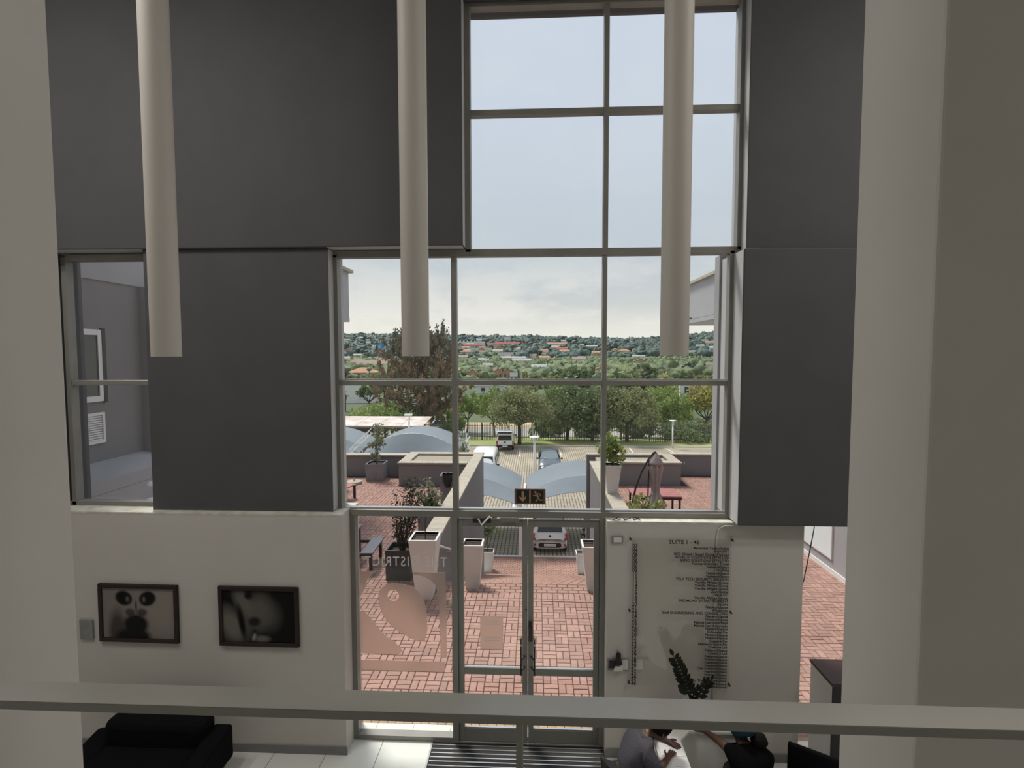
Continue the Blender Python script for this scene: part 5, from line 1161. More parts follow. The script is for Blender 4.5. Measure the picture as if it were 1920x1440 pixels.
def hatch(name, label, loc, rz, L, W_, H, body, detail, glass='car_glass'):
    t = thing(name, label, 'car', loc, rz); w = W_ / 2
    secs = [(0.0, csec(w * 0.90, 0.36, 0.66, w * 0.7, 0.74)), (0.05, csec(w * 0.97, 0.28, 0.80, w * 0.74, 0.90)), (0.14, csec(w, 0.22, 0.94, w * 0.76, 1.02)), (0.30, csec(w, 0.20, 0.98, w * 0.74, H - 0.10)),
            (0.46, csec(w, 0.20, 0.98, w * 0.74, H - 0.01)), (1.2, csec(w, 0.20, 0.98, w * 0.76, H)), (L * 0.52, csec(w, 0.20, 0.97, w * 0.75, H - 0.02)), (L * 0.62, csec(w, 0.20, 0.97, w * 0.76, H - 0.16)),
            (L * 0.76, csec(w, 0.20, 0.95, w * 0.80, 1.02)), (L * 0.9, csec(w * 0.98, 0.22, 0.82, w * 0.80, 0.88)), (L * 0.975, csec(w * 0.92, 0.26, 0.66, w * 0.72, 0.74)), (L, csec(w * 0.82, 0.34, 0.56, w * 0.66, 0.62))]
    loft(secs).build('body', K[body], t, smooth=True, subsurf=1)
    wheels(t, w, (0.62, L - 0.72), 0.29)
    # side windows
    for s in (-1, 1):
        a = [(s * (w * 0.985), 0.45, 1.02), (s * (w * 0.985), L * 0.70, 1.0), (s * w * 0.80, L * 0.57, H - 0.12), (s * w * 0.79, 0.62, H - 0.10)]
        panel(t, 'side_window', K['car_glass'], a if s > 0 else a[::-1], 0.010)
        MB().box(min(s * w * 1.0, s * (w + 0.16)), max(s * w * 1.0, s * (w + 0.16)), L * 0.66, L * 0.66 + 0.10, 0.98, 1.11).build('mirror', K['black'], t, bevel=0.02)
    if detail == 'rear':
        panel(t, 'rear_window', K[glass], [(-w * 0.72, 0.115, 1.03), (w * 0.72, 0.115, 1.03), (w * 0.64, 0.33, H - 0.13), (-w * 0.64, 0.33, H - 0.13)], 0.02)
        MB().tube([(-0.02, 0.10, 1.06), (0.32, 0.10, 1.065)], 0.012, 6).build('wiper', K['black'], t)
        for s in (-1, 1):
            a = [(s * w * 0.80, -0.015, 0.70), (s * w * 0.97, 0.015, 0.68), (s * w * 0.99, 0.10, 0.95), (s * w * 0.86, 0.09, 1.00), (s * w * 0.90, 0.03, 0.82)]
            panel(t, 'tail_light', K['red_lens'], a if s > 0 else a[::-1], 0.022)
            a = [(s * w * 0.80, -0.02, 0.42), (s * w * 0.90, 0.0, 0.40), (s * w * 0.93, 0.0, 0.50), (s * w * 0.80, -0.02, 0.53)]
            panel(t, 'reflector', K['red_lens'], a if s > 0 else a[::-1], 0.012)
        MB().prism([(-0.52, 0.42), (-0.46, 0.35), (0.46, 0.35), (0.52, 0.42), (0.52, 0.50), (0.44, 0.56), (-0.44, 0.56), (-0.52, 0.50)], 'y', -0.035, 0.05).build('bumper_insert', K['black'], t)
        pl_ = MB().box(-0.27, 0.27, -0.048, -0.03, 0.41, 0.52).build('number_plate', K['paper'], t)
        text_obj('plate_text', 'JR YC KJ GP', 0.095, K['print'], pl_, (0, -0.0495, 0.500), align='CENTER')
        MB().lathe([(0, 0), (0.055, 0), (0.05, 0.02), (0, 0.02)], 16).build('badge', K['black'], t, loc=(0, 0.05, 0.86)).rotation_euler = (R(78), 0, 0)
        MB().box(-0.36, 0.36, -0.01, 0.02, 0.645, 0.66).build('boot_seam', K['black'], t)
    else:
        y = L
        panel(t, 'windscreen', K[glass], [(w * 0.80, L * 0.745, 1.05), (-w * 0.80, L * 0.745, 1.05), (-w * 0.68, L * 0.575, H - 0.06), (w * 0.68, L * 0.575, H - 0.06)], 0.02)
        MB().prism([(-0.5, 0.44), (0.5, 0.44), (0.42, 0.28), (-0.42, 0.28)], 'y', y - 0.06, y + 0.02).build('grille', K['black'], t)
        MB().tube([(-w * 0.8, y - 0.10, 0.66), (0, y + 0.02, 0.56), (w * 0.8, y - 0.10, 0.66)], 0.02, 6).build('chrome_strip', K['chrome'], t)
        for s in (-1, 1):
            a = [(s * w * 0.52, y - 0.03, 0.60), (s * w * 0.90, y - 0.20, 0.66), (s * w * 0.95, y - 0.24, 0.76), (s * w * 0.58, y - 0.09, 0.68)]
            panel(t, 'headlight', K['chrome'], a[::-1] if s > 0 else a, 0.03)
        MB().box(-0.25, 0.25, y - 0.01, y + 0.025, 0.40, 0.50).build('number_plate', K['paper'], t)
        MB().box(0.28, 0.42, L * 0.735, L * 0.745, 1.08, 1.15).build('licence_disc', K['paper'], t)
    return t
hatch('hatchback_car', 'white hatchback parked tail first at the foot of the stair', (0.625, 18.12, LOT), 0, 3.6, 1.60, 1.49, 'car_white', 'rear')
hatch('hatchback_car', 'dark grey hatchback facing the camera beside the central lamp post', (1.03, 38.2, LOT), R(180), 3.9, 1.75, 1.47, 'car_grey', 'front', 'car_glass_light')
hatch('parked_car', 'dark car on the street behind the fence at the right', (27.5, 74.0, -6.2), R(88), 4.2, 1.75, 1.45, 'car_dark', 'rear')
hatch('parked_car', 'silver car on the street behind the conifer trunk', (-14.6, 66.0, -6.0), R(-75), 4.2, 1.75, 1.45, 'chrome', 'rear')
# van
vn = thing('minibus', 'white round-roofed minibus parked beyond the left parapet', 'van', (-3.88, 30.8, LOT))
w = 1.0
secs = [(0.0, csec(w * 0.86, 0.40, 0.95, w * 0.80, 1.0)), (0.10, csec(w * 0.95, 0.32, 1.05, w * 0.82, 1.12)), (0.5, csec(w, 0.28, 1.15, w * 0.86, 1.32)), (1.0, csec(w, 0.26, 1.25, w * 0.86, 1.92)), (1.4, csec(w, 0.26, 1.30, w * 0.88, 2.10)),
        (3.0, csec(w, 0.26, 1.30, w * 0.90, 2.14)), (4.4, csec(w, 0.26, 1.30, w * 0.88, 2.10)), (4.75, csec(w * 0.97, 0.30, 1.25, w * 0.85, 1.95)), (4.85, csec(w * 0.9, 0.4, 1.1, w * 0.75, 1.5))]
loft(secs).build('body', K['car_white'], vn, smooth=True, subsurf=1)
panel(vn, 'windscreen', K['car_glass'], [(-w * 0.82, 0.52, 1.28), (w * 0.82, 0.52, 1.28), (w * 0.74, 1.02, 1.86), (-w * 0.74, 1.02, 1.86)], 0.03)
for s in (-1, 1):
    for ya, yb in ((1.15, 2.0), (2.15, 3.1), (3.25, 4.2)):
        a = [(s * w * 0.99, ya, 1.32), (s * w * 0.99, yb, 1.32), (s * w * 0.93, yb, 1.78), (s * w * 0.93, ya, 1.78)]
        panel(vn, 'side_window', K['car_glass'], a if s > 0 else a[::-1], 0.02)
    MB().box(min(s * w, s * (w + 0.22)), max(s * w, s * (w + 0.22)), 0.75, 0.87, 1.15, 1.40).build('mirror', K['black'], vn, bevel=0.03)
    MB().box(s * 0.55 - 0.16, s * 0.55 + 0.16, -0.02, 0.06, 0.72, 0.88).build('headlight', K['chrome'], vn)
MB().box(-0.7, 0.7, -0.04, 0.1, 0.35, 0.55).build('bumper', K['black'], vn, bevel=0.03)
wheels(vn, w, (0.85, 3.9), 0.33)
# pickup with raised canopy hatch
pk = thing('pickup_truck', 'white pickup seen from behind with its canopy hatch raised', 'pickup', (-3.0, 44.2, LOT))
w = 0.82
secs = [(0.0, csec(w * 0.95, 0.45, 0.95, w * 0.84, 1.50)), (0.06, csec(w, 0.40, 0.98, w * 0.84, 1.60)), (2.6, csec(w, 0.35, 1.0, w * 0.84, 1.62)), (3.1, csec(w, 0.35, 0.98, w * 0.80, 1.40)), (3.4, csec(w, 0.35, 0.95, w * 0.85, 1.02)), (4.3, csec(w * 0.9, 0.4, 0.8, w * 0.8, 0.86))]
loft(secs).build('body', K['car_white'], pk, smooth=False)
panel(pk, 'rear_opening', K['car_glass'], [(-w * 0.80, -0.012, 1.03), (w * 0.80, -0.012, 1.03), (w * 0.72, -0.008, 1.50), (-w * 0.72, -0.008, 1.50)], 0.02)
hp = panel(pk, 'raised_hatch', K['car_glass'], [(-w * 0.85, -0.62, 1.95), (w * 0.85, -0.62, 1.95), (w * 0.80, 0.02, 1.64), (-w * 0.80, 0.02, 1.64)], 0.03)
panel(pk, 'hatch_edge', K['car_white'], [(-w * 0.9, -0.68, 1.93), (w * 0.9, -0.68, 1.93), (w * 0.9, -0.60, 2.02), (-w * 0.9, -0.60, 2.02)], 0.02)
for s in (-1, 1):
    MB().box(s * w * 0.93 - 0.07, s * w * 0.93 + 0.07, -0.03, 0.05, 0.62, 0.98).build('tail_light', K['red_lens'], pk)
    MB().tube([(s * 0.6, -0.02, 1.3), (s * 0.62, -0.55, 1.9)], 0.015, 6).build('gas_strut', K['black'], pk)
    MB().box(s * (w + 0.1) - 0.09, s * (w + 0.1) + 0.09, 3.0, 3.08, 1.0, 1.15).build('mirror', K['black'], pk)
MB().box(-w * 0.98, w * 0.98, -0.10, 0.05, 0.38, 0.58).build('bumper', K['black'], pk)
MB().box(-0.25, 0.25, -0.118, -0.10, 0.42, 0.54).build('number_plate', K['paper'], pk)
MB().lathe([(0, 0), (0.09, 0), (0.08, 0.02), (0, 0.02)], 14).build('badge', K['black'], pk, loc=(0, -0.02, 0.84)).rotation_euler = (R(90), 0, 0)
wheels(pk, w, (0.9, 3.5), 0.31)

# ------------------------------------------------------------------ lawn, fence, street, valley
struct('lawn', MB().add([(-60, 46.9, LOT + 0.02), (60, 46.9, LOT + 0.02), (60, 60, -5.75), (60, 52, LOT - 0.15), (-60, 52, LOT - 0.15), (-60, 60, -5.75)], [(0, 1, 3, 4), (4, 3, 2, 5)]), K['grass'], 'strip of lawn along the far side of the parking', 'lawn')
struct('parking_kerb', BX(-60, 60, 46.75, 46.95, LOT - 0.1, LOT + 0.10), K['kerb'], 'pale kerb between the parking and the lawn', 'kerb')
fn = thing('palisade_fence', 'dark steel palisade fence between the lawn and the street', 'fence', (0, 52.5, 0))
def fy(x): return -0.06 * x - 1.0
for k in range(19):
    x = -27 + k * 3.0; MB().box(x - 0.05, x + 0.05, fy(x) - 0.05, fy(x) + 0.05, -5.1, -2.95).build('post', K['fence'], fn)
    if k < 18:
        for z in (-4.55, -3.35): MB().add([(x, fy(x) - 0.02, z), (x + 3, fy(x + 3) - 0.02, z), (x + 3, fy(x + 3) - 0.02, z + 0.06), (x, fy(x) - 0.02, z + 0.06)], [(0, 1, 2, 3)]).build('rail', K['fence'], fn, solid=0.03)
mb = MB(); x = -27.0
while x < 27:
    y = fy(x); mb.add([(x - 0.03, y - 0.04, -4.95), (x + 0.03, y - 0.04, -4.95), (x + 0.03, y - 0.04, -3.1), (x, y - 0.04, -3.0), (x - 0.03, y - 0.04, -3.1)], [(0, 1, 2, 3, 4)]); x += 0.185
o = mb.build('pickets', K['fence'], fn, solid=0.012); o['kind'] = 'stuff'
struct('street', BX(-90, 90, 60, 69, -6.4, -5.9), K['road'], 'pale street behind the fence', 'street')
struct('sand_verge', MB().add([(-60, 69, -5.88), (60, 69, -5.88), (60, 75, -5.98), (-60, 75, -5.98)], [(0, 1, 2, 3)]), K['sand'], 'yellow sandy verge beyond the street', 'verge', solid=0.1)
PROF = [(47, -4.9), (52, -5.0), (60, -6.1), (100, -6.8), (250, -9.7), (500, -14.4), (900, -9.6)]
RID = [(-0.6, 80), (-0.38, 76), (-0.25, 70), (-0.1, 66), (0, 62), (0.12, 52), (0.16, 50), (0.24, 58), (0.36, 83), (0.6, 90)]
PX, PY = zip(*PROF); QX, QY = zip(*RID)
def terr(x, y):
    r = float(np.interp(x / max(y, 1), QX, QY))
    if y <= 900: return float(np.interp(y, PX, PY))
    if y <= 2200: return -9.6 + (r + 9.6) * ((y - 900) / 1300) ** 1.15
    return r - (y - 2200) * 0.05
ys = np.concatenate([np.linspace(60, 300, 25), np.linspace(320, 2200, 60), np.linspace(2250, 3200, 12)])
nv_ = 70; V = []; F = []
for i, y in enumerate(ys):
    for j in range(nv_ + 1):
        a = -0.75 + 1.5 * j / nv_; V.append((a * y, y, terr(a * y, y) + (0 if y < 200 else 1.5 * math.sin(j * 1.3 + i))))
for i in range(len(ys) - 1):
    for j in range(nv_): F.append((i * (nv_ + 1) + j, i * (nv_ + 1) + j + 1, (i + 1) * (nv_ + 1) + j + 1, (i + 1) * (nv_ + 1) + j))
o = np_mesh('valley_ground', V, F, K['valley'], smooth=True); tag(o, 'green valley floor and hillside beyond the street', 'hillside', kind='structure')

# houses: (kind, x, y, z, width, height)
HS = [('hip', -112.4, 336.0, -11.4, 19, 7.0), ('office', -44.9, 121.5, -7.2, 11, 5.0), ('gable', -192.7, 616.0, -13.1, 34.7, 10.1), ('brown', -216.0, 632.0, -12.9, 22.0, 11.7), ('white', -366.2, 1064.0, -2.0, 23.9, 6.5), ('row', -425.0, 1416.0, 18.7, 37.4, 8.6), ('row', -211.8, 1672.0, 32.3, 70.6, 13.5), ('red', -175.2, 1476.0, 20.1, 53.5, 10.4), ('red', -125.9, 1548.0, 23.9, 34.2, 10.9), ('red', -84.4, 1588.0, 25.8, 63.7, 12.7), ('flat', -139.8, 1336.0, 11.9, 53.8, 6.7), ('orange', -156.6, 1168.0, 2.8, 25.9, 9.4), ('flat', -63.7, 1092.0, -1.6, 33.0, 8.8), ('grey', -42.5, 960.0, -7.6, 43.5, 6.8), ('grey', -17.8, 840.0, -10.3, 25.4, 6.1), ('white', 56.7, 1676.0, 28.3, 50.2, 10.0), ('white', 84.2, 1692.0, 28.5, 23.6, 10.1), ('red', 63.1, 1376.0, 11.7, 33.0, 8.3), ('pink', 121.4, 1088.0, -2.9, 19.5, 8.7), ('pink', 156.4, 1268.0, 4.6, 15.2, 10.1), ('orange', 203.2, 1392.0, 10.1, 20.8, 6.9), ('orange', 202.6, 1244.0, 3.3, 29.7, 11.1), ('white', 193.6, 1020.0, -5.6, 22.3, 7.1), ('white', 490.9, 1516.0, 26.4, 35.9, 12.0), ('white', 580.9, 2028.0, 55.9, 16.0, 8.0), ('white', 342.7, 1192.0, 4.2, 18.9, 5.9), ('pink', -39.8, 324.0, -11.1, 6.0, 6.0), ('pink', -24.0, 324.0, -11.1, 6.0, 6.5), ('pink', -18.0, 322.0, -11.1, 5.0, 7.0), ('white', -12.4, 282.5, -10.3, 4.0, 4.5), ('flat', 43.6, 145.0, -7.7, 7.0, 4.2), ('grey', -14.6, 162.5, -8.0, 9, 4.5), ('orange', -74.2, 452.0, -13.6, 17, 7.5), ('white', -654.8, 1812.0, 46.7, 25.8, 9), ('white', -674.3, 1992.0, 58.8, 32.3, 9), ('white', -587.8, 1836.0, 47.1, 14.9, 8), ('white', 46.7, 596.0, -13.3, 10, 6), ('white', 163.7, 1584.0, 20.4, 31.5, 8), ('white', 17.8, 1280.0, 7.4, 17.9, 8), ('white', 200.7, 624.0, -13.0, 8, 7), ('pink', 74.7, 304.0, -10.8, 5, 4), ('grey', -57.9, 628.0, -12.9, 12, 6), ('white', 136.9, 1996.0, 44.5, 27.8, 8)]
hr_ = random.Random(9)
def PT(y): return float(np.interp(y, [p[0] for p in PROF], [p[1] for p in PROF]))
for q_ in range(84):
    y_ = hr_.uniform(380, 2050) if q_ < 46 else hr_.uniform(850, 1700); x_ = (hr_.uniform(-0.40, 0.40) if q_ < 46 else hr_.uniform(-0.15, 0.09)) * (y_ + 6)
    if any(abs(x_ - h_[1]) < h_[4] * 0.5 + 22 and abs(y_ - h_[2]) < 40 for h_ in HS): continue
    HS.append((hr_.choice(('white', 'white', 'white', 'pink')), x_, y_, terr(x_, y_), hr_.uniform(9, 20) * (0.7 + y_ / 2500), hr_.uniform(6, 8.5) * (0.8 + y_ / 3000)))
HL = {('hip', 0): 'terracotta hip-roofed pavilion left of the conifer', ('office', 0): 'white office building with dark windows at the left window edge', ('gable', 0): 'brown gabled house just left of the conifer', ('brown', 0): 'large brown-roofed house above the terracotta pavilion',
      ('row', 0): 'white terrace of small gables beside the blue billboard', ('row', 1): 'long white row of gabled flats on the hillside behind the red roofs', ('red', 0): 'leftmost of the three long red-roofed buildings', ('red', 1): 'middle one of the three long red-roofed buildings', ('red', 2): 'rightmost and longest of the three long red-roofed buildings', ('red', 3): 'single red-roofed building right of centre among the trees',
      ('flat', 0): 'long white flat-roofed building below the red roofs', ('flat', 1): 'white flat-roofed block below the centre of the red roofs', ('flat', 2): 'white flat-roofed building behind the street trees at the right', ('grey', 0): 'long pale grey roof in the middle of the valley', ('grey', 1): 'smaller pale grey roof nearer than the long grey one', ('grey', 2): 'dark grey roof just behind the street trees', ('grey', 3): 'small grey-roofed house amid dark green crowns',
      ('orange', 0): 'orange-roofed house at the left edge of the middle pane', ('orange', 1): 'small orange-roofed house right of the second mullion', ('orange', 2): 'larger orange-roofed house left of the right pendant', ('orange', 3): 'orange roof right behind the conifer'}
def house(kind, x, y, z, w_, h, idx):
    wm, rm, shape = {'hip': ('wall_cream', 'roof_orange', 'hip'), 'office': ('wall_white', 'roof_grey', 'flat'), 'gable': ('wall_pink', 'roof_brown', 'gable'), 'brown': ('wall_cream', 'roof_brown', 'hip'), 'white': ('wall_white', 'roof_grey', 'gable'), 'row': ('wall_white', 'roof_grey', 'row'),
                     'red': ('wall_cream', 'roof_red', 'gable'), 'flat': ('wall_white', 'roof_brown', 'flat'), 'orange': ('wall_cream', 'roof_orange', 'hip'), 'grey': ('wall_white', 'roof_grey', 'gable'), 'pink': ('wall_pink', 'wall_cream', 'front')}[kind]
    if kind == 'white' and idx % 3: rm = ('roof_brown', 'roof_orange', 'roof_brown', 'roof_grey')[idx % 4]
    lab = HL.get((kind, idx))
    grp = None if lab else 'far houses among the trees'
    if not lab:
        lab = {'white': 'small white house ', 'pink': 'small brick-coloured gabled house '}[kind] + ('high on the hillside, ' if y > 1450 else 'on the lower hillside, ' if y > 900 else 'among the valley trees, ')
        a = x / (y + 6); lab += 'in the left pane' if a < -0.155 else 'left in the middle pane' if a < -0.02 else 'right in the middle pane' if a < 0.125 else 'in the right pane'
    t = thing('house', lab, 'building', (x, y, z), math.atan2(-x, y) * 0.6, grp)
    d = min(w_ * 0.7, 14); hw = h * (0.95 if shape == 'flat' else 0.55); a, b = w_ / 2, d / 2; o_ = 0.04 * w_
    MB().box(-a, a, -b, b, -3, hw).build('walls', K[wm], t)
    if shape == 'flat': MB().box(-a - 0.3, a + 0.3, -b - 0.3, b + 0.3, hw, h).build('roof', K[rm], t)
    elif shape == 'hip': MB().add([(-a - o_, -b - o_, hw), (a + o_, -b - o_, hw), (a + o_, b + o_, hw), (-a - o_, b + o_, hw), (-a * 0.25, 0, h), (a * 0.25, 0, h)], [(0, 1, 5, 4), (1, 2, 5), (2, 3, 4, 5), (3, 0, 4), (3, 2, 1, 0)]).build('roof', K[rm], t)
    elif shape == 'gable': MB().prism([(-b - o_, hw), (b + o_, hw), (0, h)], 'x', -a - o_, a + o_).build('roof', K[rm], t)
    elif shape == 'front':
        MB().prism([(-a, hw), (a, hw), (0, h)], 'y', -b, b).build('gable_wall', K[wm], t)
        for s in (-1, 1): MB().add([(s * (a + 0.4), -b - 0.4, hw - 0.3), (0, -b - 0.4, h + 0.15), (0, b + 0.4, h + 0.15), (s * (a + 0.4), b + 0.4, hw - 0.3)], [(0, 1, 2, 3)]).build('roof_slope', K['roof_orange'], t, solid=0.25)
    elif shape == 'row':
        n = 6
        for k in range(n):
            c = -a + (k + 0.5) * w_ / n; q = w_ / n / 2 * 0.8
            MB().prism([(c - q, hw), (c + q, hw), (c, h)], 'y', -b, b).build('gable', K[wm], t)
    nw = max(2, min(6, int(w_ / 4)))
    if y < 700:
        for k in range(nw):
            c = -a + (k + 0.5) * w_ / nw; q = min(0.6, w_ / nw * 0.22)
            f = MB().box(c - q, c + q, -b - 0.05, -b - 0.01, hw * 0.3, hw * 0.75).build('window', K['pane_dark'], t)
            MB().box(c - q - 0.08, c + q + 0.08, -b - 0.12, -b, hw * 0.22, hw * 0.30).build('window_sill', K['wall_white'], f)
    return t
cnt = {}
for hrow in HS:
    k_ = hrow[0]; house(*hrow, cnt.get(k_, 0)); cnt[k_] = cnt.get(k_, 0) + 1
def board(label, m, x, y, z, w_, h, base):
    b = thing('billboard', label, 'billboard', (x, y, z))
    MB().box(-w_ / 2, w_ / 2, -0.3, 0.3, base, base + h).build('panel', K[m], b)
    for s in (-1, 1): MB().tube([(s * w_ * 0.3, 0, -2), (s * w_ * 0.3, 0, base)], 0.3, 8).build('leg', K['dark_metal'], b)
    return b
bb = board('bright blue billboard left of the conifer', 'blue_board', -343.9, 1160.0, 3.2, 14.0, 12, 11)
for k, wd in enumerate((5, 4, 5)): MB().box(-4 - wd / 2 + 1.5, -4 + wd / 2 + 1.5, -0.45, -0.3, 19.0 - k * 2.4, 20.0 - k * 2.4).build('printed_line', K['paper'], bb)
board('white billboard standing above the red roofs', 'wall_white', -98.5, 1790.0, 39.8, 22, 9, 10)
board('pale cyan billboard on the ridge at the centre of the view', 'car_glass_light', -4.0, 1900.0, 45.7, 19, 8, 12)
ms_ = thing('cell_mast', 'slim white telephone mast left of the second mullion', 'mast', (205, 1500, 22))
MB().tube([(0, 0, -5), (0, 0, 26)], 0.8, 8).build('shaft', K['white_paint'], ms_); MB().lathe([(0.8, 17), (1.8, 17), (1.8, 21), (0.8, 21)], 10).build('antenna', K['white_paint'], ms_)
MB().lathe([(0.8, 23), (1.6, 23), (1.6, 26), (0.8, 26)], 10).build('antenna', K['white_paint'], ms_)
sl_ = thing('street_lamp', 'tall thin street lamp rising above the central trees', 'lamp post', (-2.4, 78, -6.5))
MB().tube([(0, 0, 0), (0, 0, 9.2), (0.4, 0, 9.5)], 0.09, 8).build('pole', K['steel'], sl_); MB().box(0.3, 0.9, -0.12, 0.12, 9.42, 9.55).build('lamp_head', K['steel'], sl_)

# ------------------------------------------------------------------ trees
tree('street_tree', 'spreading olive-green tree whose trunk stands left of centre on the lawn', (-1.75, 48.2, LOT), 6.0, 3.55, 4.9, 'a', 61, 170, 70, 0.15, 0.17)
tree('street_tree', 'dense darker tree behind the central lamp post', (3.3, 52.0, -5.0), 6.2, 3.4, 5.5, 'b', 62, 170, 60, 0.16, 0.16, flat=0.7)
tree('street_tree', 'dense dark tree with forked trunk left of the second mullion', (6.0, 51.2, -4.9), 6.2, 3.3, 5.6, 'b', 63, 170, 60, 0.16, 0.16, flat=0.7)
tree('street_tree', 'broad olive-green tree right of the second mullion', (9.6, 50.6, -4.8), 6.0, 3.2, 5.1, 'a', 64, 160, 65, 0.15, 0.16, flat=0.6)
tree('street_tree', 'fresh green bushy tree behind the lawn lamp post', (15.2, 57.0, -5.6), 6.6, 3.3, 5.8, 'c', 65, 150, 60, 0.16, 0.14, flat=0.8)
tree('street_tree', 'yellow-green tree at the right edge of the window', (20.0, 57.0, -5.6), 6.8, 2.6, 4.4, 'y', 66, 90, 45, 0.19, 0.14)
tree('street_tree', 'bright green slender tree between the conifer and the spreading tree', (-5.3, 60.5, -6.0), 6.2, 2.4, 4.6, 'c', 67, 90, 45, 0.19, 0.12)
tree('street_tree', 'small green tree beyond the street right of the conifer', (-9.2, 64.0, -6.0), 5.2, 2.0, 3.6, 'c', 68, 80, 40, 0.19, 0.12)
tree('street_bush', 'fresh green bushes behind the metal carport', (-18.5, 55.0, -5.4), 4.0, 4.2, 3.4, 'c', 69, 130, 40, 0.19, 0.10, flat=0.9, cat='shrub')
tree('street_bush', 'dark green bush left of the conifer trunk', (-15.6, 57.5, -5.6), 3.6, 2.4, 3.2, 'b', 70, 80, 40, 0.19, 0.10, flat=0.9, cat='shrub')
tree('street_bush', 'green hedge bush along the fence at the right', (16.0, 51.8, -5.0), 2.2, 3.0, 2.1, 'b', 71, 80, 40, 0.16, 0.08, flat=0.9, cat='shrub')
tree('street_bush', 'bright bush growing behind the fence under the conifer', (-10.2, 58.5, -5.8), 3.2, 1.8, 2.8, 'c', 72, 70, 40, 0.18, 0.08, flat=0.9, cat='shrub')
for q, (x, y, h, r, lf, lab) in enumerate(((1.4, 59, 2.6, 2.6, 'b', 'rounded green bush behind the fence right of the spreading tree'), (6.8, 59.5, 2.4, 3.0, 'g', 'low green bush behind the fence left of the second mullion'), (11.8, 58.5, 2.8, 2.8, 'b', 'green bush behind the fence below the broad olive tree'), (20.5, 60, 2.4, 2.6, 'a', 'olive bush behind the fence at the right window edge'), (3.5, 72, 3.4, 3.6, 'c', 'light green bush beyond the street in the middle pane'), (10.5, 73, 3.6, 4.0, 'g', 'green bush beyond the street near the second mullion'), (19, 73, 3.6, 4.2, 'c', 'light green bush beyond the street in the right pane'))):
    tree('street_bush', lab, (x, y, terr(x, y) + 0.1), h, r, h * 0.95, lf, 400 + q, 70, 40, 0.2, 0.06, flat=0.9, cat='shrub')
tree('umbrella_tree', 'small flat-topped tree in front of the white office building', (-32.5, 96, -6.7), 5.0, 2.6, 2.4, 'b', 73, 60, 30, 0.3, 0.2, flat=0.1)
# conifer with drying branches
cf = thing('conifer_tree', 'large half-dried brown conifer behind the middle pendant', 'tree', (-14.2, 59.0, -5.8)); cf.scale = (1.15, 1.15, 1.08)
mb = MB(); mb.tube([(0, 0, 0), (0.05, 0, 4), (0, 0, 9), (0.05, 0, 13.4)], [0.42, 0.34, 0.2, 0.06], 10)
rg = random.Random(77); Cn = []; Rn = []; Fo = []; tips = []
for k in range(120):
    t = k / 119; h = 2.3 + 9.6 * t; lng = (4.7 * (1 - t ** 4) ** 0.7 + 0.5) * rg.uniform(0.5, 1.05) * (0.75 if t < 0.08 else 1.0); a = k * 2.399 + rg.uniform(-0.3, 0.3)
    e_ = Vector((math.cos(a) * lng, math.sin(a) * lng, h + lng * (0.05 + 0.42 * t) + rg.uniform(-0.1, 0.3))); m_ = Vector((math.cos(a) * lng * 0.5, math.sin(a) * lng * 0.5, h - 0.12 * lng + 0.1 * lng * t))
    mb.tube([(0, 0, h - 0.2), m_, e_], [0.07 * (1.2 - t), 0.045 * (1.2 - t), 0.015], 5)
    for q in (0.45, 0.62, 0.78, 0.9, 1.0):
        p = m_.lerp(e_, (q - 0.5) * 2) if q > 0.5 else Vector((0, 0, h - 0.2)).lerp(m_, q * 2)
        p = p + Vector((rg.uniform(-0.3, 0.3), rg.uniform(-0.3, 0.3), rg.uniform(0.05, 0.35)))
        Cn.append(tuple(p)); Rn.append((0.24, 0.24, 0.42 + 0.5 * t)); Fo.append((math.cos(a) * 0.5 * (1 - t), math.sin(a) * 0.5 * (1 - t), 1.0))
mb.build('trunk', K['bark'], cf, smooth=True)
half = int(len(Cn) * 0.62)
for nm, lf, lo, hi in (('dry_foliage', 'n', 0, half), ('foliage', 'k', half, len(Cn))):
    fo = np.repeat(np.array(Fo[lo:hi]), 28, 0)
    V, F = leaf_quads(Cn[lo:hi], Rn[lo:hi], 28, 0.17, 78 + lo, 0.6, 1.9, follow=fo * 1.1); np_mesh(nm, V, F, K['leaf_' + lf], cf)
# palms
def palm(label, loc, h, r, skirt=1.6):
    t = thing('palm_tree', label, 'palm tree', loc)
    MB().tube([(0, 0, 0), (0.1, 0, h * 0.5), (0, 0, h)], [0.3, 0.22, 0.2], 8).build('trunk', K['bark'], t, smooth=True)
    rn = random.Random(int(h * 10)); mb = MB(); ms2 = MB()
    for k in range(26):
        a = rn.uniform(0, 6.28); el = rn.uniform(-0.3, 1.2); d = Vector((math.cos(a) * math.cos(el), math.sin(a) * math.cos(el), math.sin(el))); s = d.cross(Vector((0, 0, 1))).normalized()
        b = Vector((0, 0, h)); 
        for q in range(7):
            o_ = (q - 3) / 3; e2 = b + d * r * (1 - 0.25 * abs(o_)) + s * o_ * r * 0.45 - Vector((0, 0, 0.25 * r * abs(o_)))
            c = b + d * r * 0.45; mb.add([c, c.lerp(e2, 0.5) + s * 0.06, e2, c.lerp(e2, 0.5) - s * 0.06], [(0, 1, 2, 3)])
        mb.add([b - s * 0.04, b + s * 0.04, b + d * r * 0.5], [(0, 1, 2)])
    mb.build('fronds', K['leaf_p'], t)
    for k in range(60):
        a = rn.uniform(0, 6.28); z = h - rn.uniform(0, skirt) ; p = Vector((math.cos(a) * 0.45, math.sin(a) * 0.45, z)); s = Vector((-math.sin(a), math.cos(a), 0)) * 0.12
        ms2.add([p * 1.0 + s, p - s, Vector((p.x * 0.7, p.y * 0.7, z - 0.9))], [(0, 1, 2)])
    ms2.build('dry_skirt', K['skirt'], t); return t
